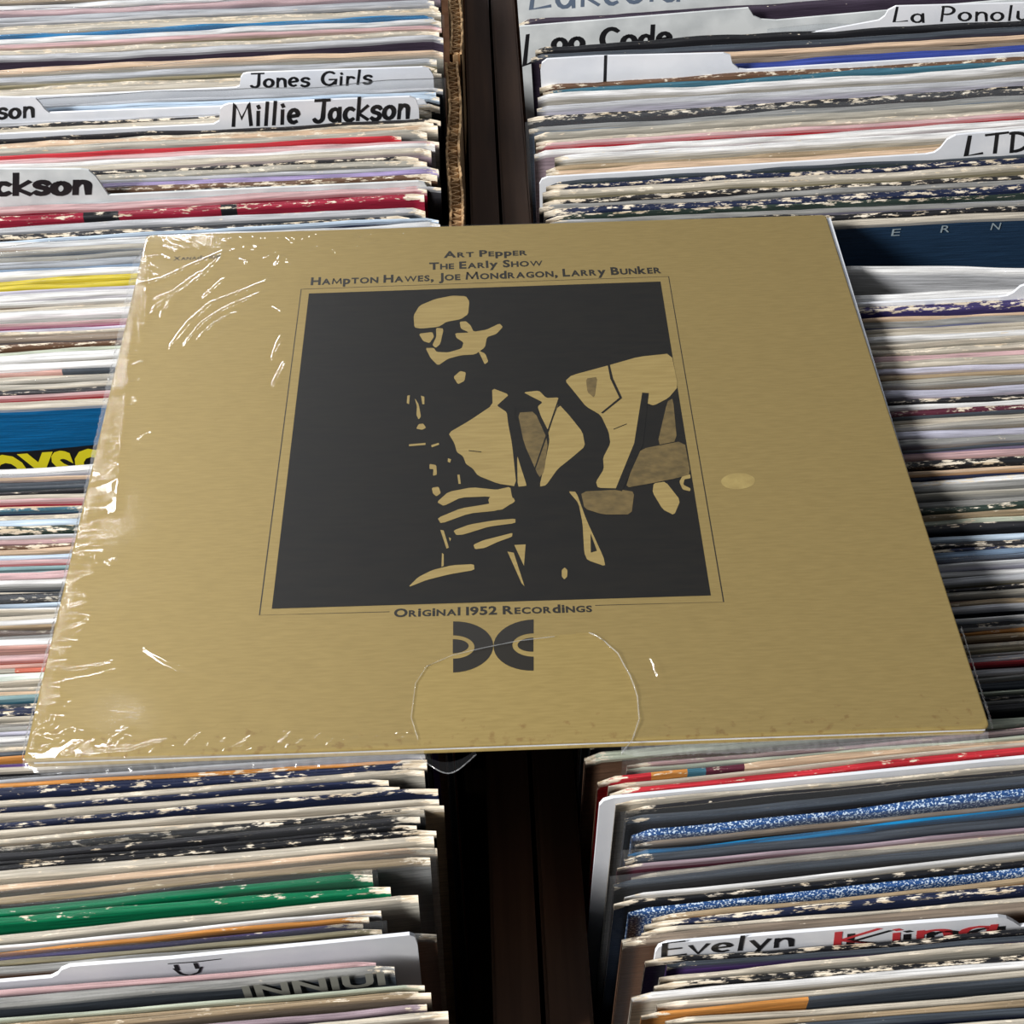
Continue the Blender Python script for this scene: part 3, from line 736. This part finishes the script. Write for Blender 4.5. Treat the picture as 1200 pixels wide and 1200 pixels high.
MMID = noisy('photo_midtone', (92, 78, 46), (122, 103, 62), (260, 400, 90), 0.45, 0.05, lo=.3, hi=.7)
MLINE = plain('album_ink', (30, 26, 18), 0.45)
MRES = noisy('pale_gold_residue', (160, 140, 86), (176, 156, 98), (200, 200, 200), 0.35)

album = empty('record_album', (0, 0, ZS - TH))
def alb(name, vs, fs, m, z=None, smooth=False, parent=None):
    """vs given in world x, y and height above the album's front"""
    return pydata(name, [(v[0], v[1], v[2] + TH) for v in vs], fs, m, parent or album, smooth)
# board sleeve with rounded rims, a touch of bow along the free right side
def sleeve_board(name, z0, z1, m, inset=0.0):
    q = S / 2 - inset; r = 0.0022
    out = []
    for cx, cy, a0 in ((q - r, -q + r, -90), (q - r, q - r, 0), (-q + r, q - r, 90), (-q + r, -q + r, 180)):
        for k in range(5):
            a = math.radians(a0 + 90 * k / 4); out.append((cx + r * math.cos(a), cy + r * math.sin(a)))
    c = len(out); vs, fs = [], []
    e = 0.0005
    for dz, ins in ((z0, e), (z0 + e, 0), (z1 - e, 0), (z1 - e * .3, e * .3), (z1, e)):
        for x, y in out: vs.append((x * (1 - ins / q), y * (1 - ins / q), dz))
    for k in range(4):
        for i in range(c): fs.append((k * c + i, k * c + (i + 1) % c, (k + 1) * c + (i + 1) % c, (k + 1) * c + i))
    fs.append(tuple(range(c))[::-1]); fs.append(tuple(range(4 * c, 5 * c)))
    return alb(name, vs, fs, m)
sleeve_board('front_board', -0.0012, 0.0, MGOLD)
sleeve_board('back_board', -0.0040, -0.0028, MGOLD, 0.0004)['label'] = 'gold back board'
v, f = box_vf(-S / 2 + .003, S / 2 + 0.0022, -S / 2 + .0012, S / 2 - 0.0012, -0.0028, -0.0012)
v = [(x + (0.0 if y > 0 else -0.0032 if x > 0 else 0), y, z) for x, y, z in v]
alb('inner_sleeve', v, f, MPAPER)['label'] = 'pale paper inner sleeve showing at the right'

def flat(name, polys, m, z, parent=None):
    vs, fs = [], []
    for pl in polys:
        b0 = len(vs)
        for p in pl:
            x, y = sp(*p); vs.append((x, y, z + len(fs) * 1.2e-6))
        fs.append(tuple(range(b0, b0 + len(pl))))
    me_o = alb(name, vs, fs, m)
    bm = bmesh.new(); bm.from_mesh(me_o.data)
    bmesh.ops.recalc_face_normals(bm, faces=bm.faces[:])
    for fc in bm.faces:
        if fc.normal.z < 0: fc.normal_flip()
    bm.to_mesh(me_o.data); bm.free()
    return me_o
Z1, Z2, Z3, Z4 = 0.00006, 0.00012, 0.00018, 0.00024
flat('photo_print', [[(362, 344), (774, 330), (833, 698), (318.5, 713.5)]], MPHOTO, Z1)
def c6(pts): return [(440 + a / 3.0, 320 + b_ / 3.0) for a, b_ in pts]
def smoothp(pts, it=1):
    for _ in range(it):
        q = []
        for i in range(len(pts)):
            a, b_ = pts[i], pts[(i + 1) % len(pts)]
            q += [(a[0] * .87 + b_[0] * .13, a[1] * .87 + b_[1] * .13), (a[0] * .13 + b_[0] * .87, a[1] * .13 + b_[1] * .87)]
        pts = q
    return pts
GOLDP = [
 [(137, 192), (134, 150), (155, 115), (210, 92), (270, 80), (318, 82), (330, 100), (326, 145), (300, 163), (250, 172), (222, 190), (160, 196)],
 [(296, 172), (318, 170), (334, 184), (345, 207), (390, 200), (436, 178), (448, 190), (425, 215), (392, 226), (385, 262), (350, 287), (300, 290), (255, 302), (220, 326), (194, 300), (176, 264), (205, 264), (215, 278), (255, 280), (303, 266), (310, 245), (284, 228), (280, 212), (330, 210), (300, 196)],
 [(152, 214), (200, 208), (206, 225), (190, 247), (168, 240)],
 [(213, 193), (240, 196), (228, 250), (212, 264), (200, 254), (214, 225)],
 [(274, 366), (298, 345), (318, 350), (313, 380), (290, 392)],
 [(360, 272), (386, 284), (397, 312), (384, 322), (372, 296)],
 [(410, 405), (470, 428), (440, 455), (427, 467), (462, 490), (466, 528), (480, 600), (496, 751), (430, 741), (360, 713), (342, 688), (318, 672), (308, 645), (286, 630), (278, 600), (256, 563), (330, 520), (412, 465)],
 [(498, 640), (510, 680), (532, 748), (522, 750), (500, 752)],
 [(520, 420), (575, 414), (600, 440), (645, 438), (640, 470), (608, 556), (582, 505), (570, 470), (588, 455), (550, 436)],
 [(645, 462), (682, 502), (728, 560), (737, 610), (690, 650), (640, 690), (600, 747), (576, 752), (600, 650), (612, 590), (607, 556)],
 [(667, 380), (690, 360), (820, 325), (925, 295), (1040, 283), (1064, 400), (1030, 440), (978, 467), (950, 457), (948, 428), (925, 602), (858, 758), (782, 756), (775, 735), (803, 690), (800, 650), (826, 600), (820, 560), (792, 500), (740, 470), (700, 420)],
 [(978, 740), (1020, 734), (1072, 800), (1050, 852), (1010, 832), (974, 772)],
 [(1068, 735), (1080, 712), (1106, 708), (1108, 722), (1086, 726), (1082, 745), (1108, 758), (1106, 768), (1080, 762)],
 [(428, 762), (474, 752), (480, 788), (492, 802), (440, 836), (402, 820), (396, 796)],
 [(216, 806), (256, 770), (340, 754), (430, 763), (474, 752), (478, 786), (420, 800), (400, 786), (300, 790), (240, 820)],
 [(218, 862), (300, 828), (400, 812), (486, 790), (490, 806), (430, 836), (330, 846), (230, 882)],
 [(274, 906), (330, 885), (420, 870), (492, 864), (492, 880), (400, 892), (310, 920), (284, 922)],
 [(344, 956), (380, 940), (440, 925), (482, 914), (480, 928), (430, 946), (385, 967), (350, 972)],
 [(678, 768), (706, 770), (742, 870), (802, 1000), (808, 1032), (745, 1010), (734, 985), (728, 880), (714, 810)],
 [(114, 1106), (150, 1070), (200, 1045), (270, 1028), (346, 1024), (348, 1045), (260, 1060), (180, 1080)],
 [(464, 980), (486, 984), (524, 1102), (514, 1092)],
 [(488, 957), (528, 955), (522, 1030)],
 [(655, 1045), (665, 1036), (675, 1045), (674, 1068), (664, 1078), (655, 1068)],
 [(112, 432), (121, 430), (118, 462), (110, 458)], [(138, 440), (152, 462), (160, 505), (152, 516), (144, 500), (146, 470)], [(160, 432), (172, 436), (172, 462), (165, 462)],
 [(143, 548), (152, 532), (168, 530), (178, 545), (164, 552)], [(118, 603), (176, 598), (176, 605), (118, 610)], [(190, 672), (214, 676), (216, 710), (202, 714), (204, 690), (190, 690)],
 [(198, 756), (222, 752), (230, 775), (214, 786), (202, 776)], [(288, 710), (296, 710), (300, 742), (292, 742)], [(255, 652), (266, 656), (262, 668), (254, 664)],
 [(228, 904), (240, 906), (258, 966), (250, 970)], [(234, 985), (240, 990), (240, 1030), (232, 1034)], [(258, 930), (266, 934), (262, 944)], [(196, 606), (222, 598), (224, 604), (198, 614)]]
flat('photo_highlights', [smoothp(c6(p)) if len(p) > 4 else c6(p) for p in GOLDP], MGINK, Z2)['label'] = 'gold areas of the printed saxophonist picture'
MIDP = [[(500, 492), (560, 488), (607, 592), (592, 700), (576, 722), (522, 600)], [(930, 620), (1086, 590), (1108, 708), (1060, 722), (960, 742), (880, 756), (900, 690)],
 [(1026, 452), (1046, 442), (1060, 592), (990, 606)], [(722, 770), (860, 762), (910, 770), (900, 850), (800, 850), (735, 830)], [(740, 372), (780, 366), (770, 440), (745, 420)]]
flat('photo_midtones', [smoothp(c6(p)) for p in MIDP], MMID, Z3)['label'] = 'half-dark areas of the printed picture'
def strokes(name, lines, m, z):
    vs, fs = [], []
    for pts, wd in lines:
        q = [sp(*p) for p in pts]; v2 = []; ribbon(q, wd, z, v2, fs_ := [])
        b0 = len(vs); vs += v2; fs += [tuple(b0 + i for i in f_) for f_ in fs_]
    return alb(name, vs, fs, m)
strokes('photo_dark_lines', [(c6([(820, 325), (830, 372), (862, 440), (798, 492)]), .0011), (c6([(645, 442), (606, 558), (560, 690)]), .0006), (c6([(330, 626), (370, 630)]), .0006),
  (c6([(948, 430), (925, 602), (858, 758)]), .0035), (c6([(492, 470), (486, 500), (496, 515)]), .0007), (c6([(838, 550), (882, 532)]), .0005)], MPHOTO, Z4)
flat('photo_dark_patch', [c6([(756, 918), (778, 978), (757, 984)])], MPHOTO, Z4)
LW = 0.00040
strokes('border_line', [([(456, 717), (304, 721), (353, 339), (783.5, 324), (848, 705.5), (698, 709.5)], LW)], MLINE, Z1)
# emblem of two half discs back to back
def half(cx, cy, rx, ry, s, ri=None, si=None):
    o = [(cx + s * rx * math.cos(math.radians(a)), cy + ry * math.sin(math.radians(a)) - s * 0.03 * rx * math.cos(math.radians(a))) for a in range(-90, 91, 9)]
    if ri: o += [(cx + s * ri * math.cos(math.radians(a)), cy + si * math.sin(math.radians(a))) for a in range(90, -91, -9)]
    return o
flat('emblem', [half(531, 758.3, 47, 30, 1, 25, 13.6), half(530.6, 757.5, 18.5, 8.3, 1), half(625.3, 756, 47, 30, -1, 25, 13.6), half(625, 755.5, 18.5, 8.3, -1)], MLINE, Z1)
# lettering: wide display letters, most lower-case letters drawn as small capitals
SMALL = {c: c.upper() for c in 'aeghmnorstuwcg'}
def title(name, text, p0, p1, cap, bold=0.034):
    vs, fs = [], []; x = 0.0
    for ch in text:
        if ch == ' ': x += 0.30; continue
        g, k = ch, 1.0
        if ch in SMALL and ch.islower(): g = SMALL[ch]; k = 0.76
        if g == 'M':
            a, q = [], []; ribbon([(.0, 0), (.07, .72)], .18, 0, a, q); ribbon([(.07, .70), (.36, .12)], .15, 0, a, q); ribbon([(.36, .12), (.66, .70)], .16, 0, a, q); ribbon([(.66, .72), (.73, 0)], .18, 0, a, q)
            a = [(v_[0], min(max(v_[1], 0.0), .72), 0) for v_ in a]
        else: a, q = font_mesh(g, bold if g not in 'MWmw' else bold * 0.3)
        x0 = min(v_[0] for v_ in a); x1 = max(v_[0] for v_ in a)
        wd = 1.12
        b0 = len(vs); vs += [(x + (v_[0] - x0) * k * wd, v_[1] * k) for v_ in a]; fs += [tuple(b0 + i for i in f_) for f_ in q]
        x += (x1 - x0) * k * wd + 0.075
    W = x - .075
    a = np.array(sp(*p0)); c = np.array(sp(*p1)); t = np.array(sp(p0[0], p0[1] - cap))
    hgt = np.linalg.norm(t - a) / 0.72
    ex = (c - a) / W; ey = np.array([-ex[1], ex[0]]); ey = ey / np.linalg.norm(ey) * hgt
    return alb(name, [(a[0] + ex[0] * v_[0] + ey[0] * v_[1], a[1] + ex[1] * v_[0] + ey[1] * v_[1], Z1) for v_ in vs], fs, MLINE)
title('title_lettering', 'Art Pepper', (520, 302), (618, 299), 7.4)
title('title_lettering', 'The Early Show', (503, 316), (636, 311.5), 8.2)
title('title_lettering', 'Hampton Hawes, Joe Mondragon, Larry Bunker', (364, 334), (775, 320), 8.8)
title('caption_lettering', 'Original 1952 Recordings', (461.5, 723), (694, 717), 9.6)
title('catalogue_lettering', 'Xanadu 108', (203, 305.5), (258, 303), 4.8, 0.01)
# round residue mark on the right of the picture
flat('residue_spot', [half(865, 564, 20, 9.5, 1) + half(865, 564, 20, 9.5, -1)[::-1]], MRES, Z1)

# ------------------------------------------------------------------ shrink wrap with creases
TEAR = [(497, 884), (490, 868), (482, 842), (487, 802), (500, 782), (530, 769), (568, 760), (608, 752), (650, 747), (690, 743), (708, 752), (724, 768), (738, 792), (747, 818), (749, 845), (741, 868), (728, 886), (722, 905), (490, 905)]
TEARW = [sp(*p) for p in TEAR]
NX = NY = 620
gx0, gx1, gy0, gy1 = -S / 2 + 0.0004, S / 2 - 0.0008, -S / 2 + 0.0007, S / 2 - 0.0003
GX, GY = np.meshgrid(np.linspace(gx0, gx1, NX), np.linspace(gy0, gy1, NY))
GZ = np.full_like(GX, 0.0006)
rng = np.random.RandomState(4)
def ridge(pts, amp, wid):
    global GZ
    P = np.array([sp(*p) for p in pts]); lo = P.min(0) - 4 * wid; hi = P.max(0) + 4 * wid
    m = (GX > lo[0]) & (GX < hi[0]) & (GY > lo[1]) & (GY < hi[1])
    if not m.any(): return
    x, y = GX[m], GY[m]; best = np.full(x.shape, 1e9); par = np.zeros(x.shape); tot = len(P) - 1
    for i in range(tot):
        a, c = P[i], P[i + 1]; dd = c - a; l2 = dd @ dd
        s = np.clip(((x - a[0]) * dd[0] + (y - a[1]) * dd[1]) / l2, 0, 1)
        ds = np.hypot(x - a[0] - s * dd[0], y - a[1] - s * dd[1])
        u = ds < best; best[u] = ds[u]; par[u] = (i + s[u]) / tot
    GZ[m] += amp * np.exp(-(best / wid) ** 2) * (0.35 + 0.65 * np.sin(np.pi * np.clip(par, 0.02, .98)))
MM = 0.001
for pts, a, w_ in [
  ([(168, 335), (190, 330), (230, 312), (262, 298)], .9, 1.1), ([(172, 372), (200, 352), (240, 325), (262, 300)], .9, 1.3), ([(185, 352), (205, 345), (235, 322)], .7, 1.0), ([(190, 372), (197, 362), (205, 345)], .8, 1.1),
  ([(203, 407), (225, 380), (250, 358), (285, 345), (315, 332)], 1.1, 1.3), ([(218, 405), (240, 380), (270, 362), (312, 344)], .9, 1.1), ([(233, 398), (255, 380), (275, 370)], .7, 1.0), ([(250, 385), (272, 372)], .6, .9),
  ([(168, 330), (172, 350), (168, 385), (165, 400)], .9, 1.2), ([(196, 290), (215, 295)], .6, .9), ([(224, 285), (236, 292)], .5, .8), ([(285, 305), (295, 312)], .7, .9), ([(325, 312), (332, 302), (345, 312)], .7, .9), ([(312, 303), (318, 300)], .6, .8),
  ([(332, 395), (326, 410), (320, 423)], .9, 1.0), ([(334, 428), (326, 445), (321, 456)], .9, 1.0), ([(322, 362), (335, 367)], .5, .8), ([(240, 350), (252, 340), (262, 330)], .6, .9),
  ([(171, 762), (195, 776), (235, 791), (290, 799), (340, 803), (390, 804)], .55, .8), ([(335, 857), (365, 867)], .5, .7), ([(142, 855), (155, 858)], .4, .7), ([(46, 868), (65, 869), (85, 859), (100, 863), (116, 868)], .8, 1.1), ([(48, 784), (70, 790), (100, 787), (135, 779)], .8, 1.1), ([(60, 812), (75, 820)], .6, 1.0), ([(64, 765), (80, 773)], .6, .9),
  ([(95, 890), (120, 884), (150, 883), (185, 872), (200, 871)], .7, 1.0), ([(126, 661), (139, 658)], .4, .8), ([(166, 514), (176, 510)], .5, .8), ([(750, 752), (770, 782), (778, 820)], .4, .9), ([(762, 770), (776, 800)], .4, .8), ([(755, 862), (768, 848), (782, 838)], .4, .8), ([(660, 833), (676, 850), (681, 870)], .35, .8),
  ([(440, 600), (470, 620), (500, 640)], .15, .9), ([(718, 345), (722, 390), (724, 430)], .3, .8), ([(760, 350), (758, 385)], .25, .8), ([(565, 355), (566, 376)], .35, .8), ([(390, 349), (400, 368)], .5, .9), ([(983, 692), (1005, 640), (1020, 600)], .12, .8), ([(430, 612), (455, 635), (480, 640)], .2, .8),
  ([(160, 345), (150, 430), (142, 520), (136, 600)], .5, 1.6)]:
    ridge(pts, a * MM * .70, w_ * MM * 1.15)
for i in range(230):                                    # fringe along the left rim
    y = rng.uniform(300, 884); xe = 171 - .235 * (y - 278)
    ln = rng.uniform(8, 30) if y > 420 else rng.uniform(5, 20); st = xe + rng.uniform(-3, 8); sl = rng.uniform(-.45, .35)
    ridge([(st, y), (st + ln * .5, y + sl * ln * .5 + rng.uniform(-1, 1)), (st + ln, y + sl * ln)], rng.uniform(.16, .40) * MM, rng.uniform(.45, .75) * MM)
for i in range(90):                                     # fringe along the lower rim
    x = rng.choice([rng.uniform(35, 480), rng.uniform(755, 900), rng.uniform(900, 1150)], p=[.6, .2, .2]); yb = 890 - .0309 * (x - 27)
    ln = rng.uniform(5, 18); y = yb - rng.uniform(0, 14)
    ridge([(x, y), (x + ln, y - ln * rng.uniform(.1, .9))], rng.uniform(.12, .3) * MM, rng.uniform(.4, .6) * MM)
for i in range(120):                                     # crinkles along the upper rim and above the title
    x = rng.uniform(185, 610); y = 278 - .0364 * (x - 171) + abs(rng.normal(0, 12)) + 3
    ln = rng.uniform(3, 9)
    ridge([(x, y), (x + ln, y + ln * rng.uniform(-.4, 1.0))], rng.uniform(.12, .3) * MM, rng.uniform(.4, .6) * MM)
for i in range(36):                                     # arcs pressed by the disc inside
    r = rng.uniform(250, 480); a0 = rng.uniform(1.05, 1.45) * math.pi; da = rng.uniform(.06, .2)
    ridge([(640 + r * math.cos(a0 + da * k) * 1.0, 560 + r * .72 * math.sin(a0 + da * k)) for k in np.linspace(0, 1, 6)], rng.uniform(.03, .07) * MM, rng.uniform(.7, 1.0) * MM)
for i in range(22):                                     # stray scratches on the right
    x = rng.uniform(700, 1120); y = rng.uniform(280, 850); ridge([(x, y), (x + rng.uniform(-6, 6), y + rng.uniform(2, 8))], rng.uniform(.1, .2) * MM, .6 * MM)
# long soft waves
GZ += 0.00010 * np.sin(GX * 95 + 3 * np.sin(GY * 40)) * np.sin(GY * 70 + 1.2)
GZ = np.maximum(GZ, 0.00036)
# rims fold down over the edge of the board
over = np.maximum.reduce([-S / 2 - GX, GX - S / 2, -S / 2 - GY, GY - S / 2])
dn_ = np.clip((over + 0.0006) / 0.004, 0, 1)
GZ = np.where(over > -0.0006, np.maximum(GZ, 0.0003) - 0.0030 * dn_ ** 1.3, GZ)
def inside(px_, py_, poly):
    r = np.zeros(px_.shape, bool); j = len(poly) - 1
    for i in range(len(poly)):
        xi, yi = poly[i]; xj, yj = poly[j]
        c = ((yi > py_) != (yj > py_)) & (px_ < (xj - xi) * (py_ - yi) / (yj - yi + 1e-12) + xi); r ^= c; j = i
    return r
hole = inside(GX, GY, TEARW)
idx = np.arange(NX * NY).reshape(NY, NX)
cx_, cy_ = 0.008, 0.008
corner = (np.hypot(np.maximum(0, np.abs(GX - (gx0 + gx1) / 2) - (gx1 - gx0) / 2 + .006), np.maximum(0, np.abs(GY - (gy0 + gy1) / 2) - (gy1 - gy0) / 2 + .006)) > .0066)
bad = hole | corner
ok = ~(bad[:-1, :-1] | bad[1:, :-1] | bad[:-1, 1:] | bad[1:, 1:])
quads = np.stack([idx[:-1, :-1][ok], idx[:-1, 1:][ok], idx[1:, 1:][ok], idx[1:, :-1][ok]], 1)
used = np.unique(quads); remap = -np.ones(NX * NY, int); remap[used] = np.arange(len(used))
V = np.stack([GX.ravel(), GY.ravel(), GZ.ravel() + TH], 1)[used]
me = bpy.data.meshes.new('shrink_wrap'); me.from_pydata(V.tolist(), [], remap[quads].tolist()); me.update(); me.shade_smooth()
o = link('shrink_wrap', me, MFILM, album); o['label'] = 'crinkled clear plastic film over the gold board'
# torn film lip round the bare patch, and the loose loop below the lower edge
MLIP = film_material('film_lip', 1.6, 0.12, 0.1, (300, 300, 300), 0.6)
def tube(name, pts, rad, m, seg=6):
    vs, fs = [], []; n = len(pts); P = [Vector(p) for p in pts]
    for i in range(n):
        t = (P[min(n - 1, i + 1)] - P[max(0, i - 1)]).normalized(); a = t.orthogonal().normalized(); c = t.cross(a)
        rr = rad * (0.6 + 0.4 * math.sin(i * 1.7) ** 2)
        for k in range(seg):
            th = 2 * math.pi * k / seg; q = P[i] + (a * math.cos(th) + c * math.sin(th)) * rr; vs.append(tuple(q))
        if i:
            for k in range(seg): fs.append(((i - 1) * seg + k, (i - 1) * seg + (k + 1) % seg, i * seg + (k + 1) % seg, i * seg + k))
    return alb(name, vs, fs, m, smooth=True)
def margin(name, a, c, w0, w1, drop, seed, n=150):
    """loose film border hanging out past the board, from pixel a to pixel c; width in metres"""
    rnd = random.Random(seed); A = Vector(sp(*a)); C = Vector(sp(*c)); t = (C - A).normalized(); nn = Vector((t.y, -t.x)); vs, fs = [], []
    r = [[rnd.uniform(-1, 1) for _ in range(n + 1)] for _ in range(6)]
    for i in range(n + 1):
        s = i / n; w = w0 + (w1 - w0) * s; w *= min(1, 0.4 + 12 * s, 0.4 + 12 * (1 - s)); p = A + (C - A) * s
        for k in range(6):
            q = k / 5; o_ = p + nn * (w * q + 0.0002 * r[k][i] * (q > 0))
            vs.append((o_.x, o_.y, 0.0005 - drop * q ** 1.5 + 0.00045 * r[k][i] * (0.3 + q)))
        if i:
            for k in range(5): b0 = (i - 1) * 6 + k; fs.append((b0, b0 + 6, b0 + 7, b0 + 1))
    return alb(name, vs, fs, MMARG, smooth=True)
MMARG = film_material('film_margin', 1.55, 0.10, 0.08, (300, 300, 300), 0.5)
def dense(pts, k=4):
    out = []
    for i in range(len(pts) - 1):
        for j in range(k):
            s = j / k; out.append((pts[i][0] * (1 - s) + pts[i + 1][0] * s, pts[i][1] * (1 - s) + pts[i + 1][1] * s))
    return out + [pts[-1]]
lip = dense(TEAR[1:9]); tube('torn_film_edge', [(*sp(*p), 0.0005) for p in lip], 0.00022, MLIP)
lip = dense(TEAR[9:17]); tube('torn_film_edge', [(*sp(*p), 0.0007 + 0.0003 * math.sin(i)) for i, p in enumerate(lip)], 0.00034, MLIP)
margin('film_margin', (172, 290), (100, 585), .0052, .0018, .002, 1)
margin('film_margin', (100, 585), (27, 888), .0018, .0012, .002, 2)
margin('film_margin', (27, 890), (497, 881), .0052, .0034, .0022, 3)
margin('film_margin', (1161, 852), (1126, 735), .0016, .0005, .002, 5, 60)
margin('film_margin', (728, 876), (1158, 859), .0026, .0034, .0022, 4)
pts = []
vs, fs = [], []
for i in range(25):
    s = i / 24; u = 492 + 66 * s; v_ = 884 + 19 * math.sin(math.pi * min(1, s * 1.02)) ** .8 - 2 * s
    x, y = sp(u, v_); x2, y2 = sp(u, v_ - 5 - 5 * math.sin(math.pi * s))
    vs += [(x, y, -0.0012 + .0006 * math.sin(s * 9)), (x2, y2, -0.0004)]
    pts.append((x, y, -0.0012 + .0006 * math.sin(s * 9)))
    if i: a = 2 * i; fs.append((a - 2, a, a + 1, a - 1))
alb('loose_film_loop', vs, fs, MFILM, smooth=True)
tube('torn_film_edge', pts, 0.00028, MLIP)
tag(album, 'gold record album in torn shrink wrap lying across both record rows', 'record album')

# details of one piece go under it: the picture's areas under the print, the film's loose bits under the film
kids = {o_.name.split('.')[0]: o_ for o_ in album.children}
for o_ in list(album.children):
    n_ = o_.name.split('.')[0]
    if n_ in ('photo_highlights', 'photo_midtones', 'photo_dark_lines', 'photo_dark_patch'): o_.parent = kids['photo_print']
    elif n_ in ('torn_film_edge', 'film_margin', 'loose_film_loop'): o_.parent = kids['shrink_wrap']
    elif n_ in ('title_lettering', 'caption_lettering', 'catalogue_lettering', 'emblem', 'border_line', 'residue_spot'): o_.parent = kids['front_board']
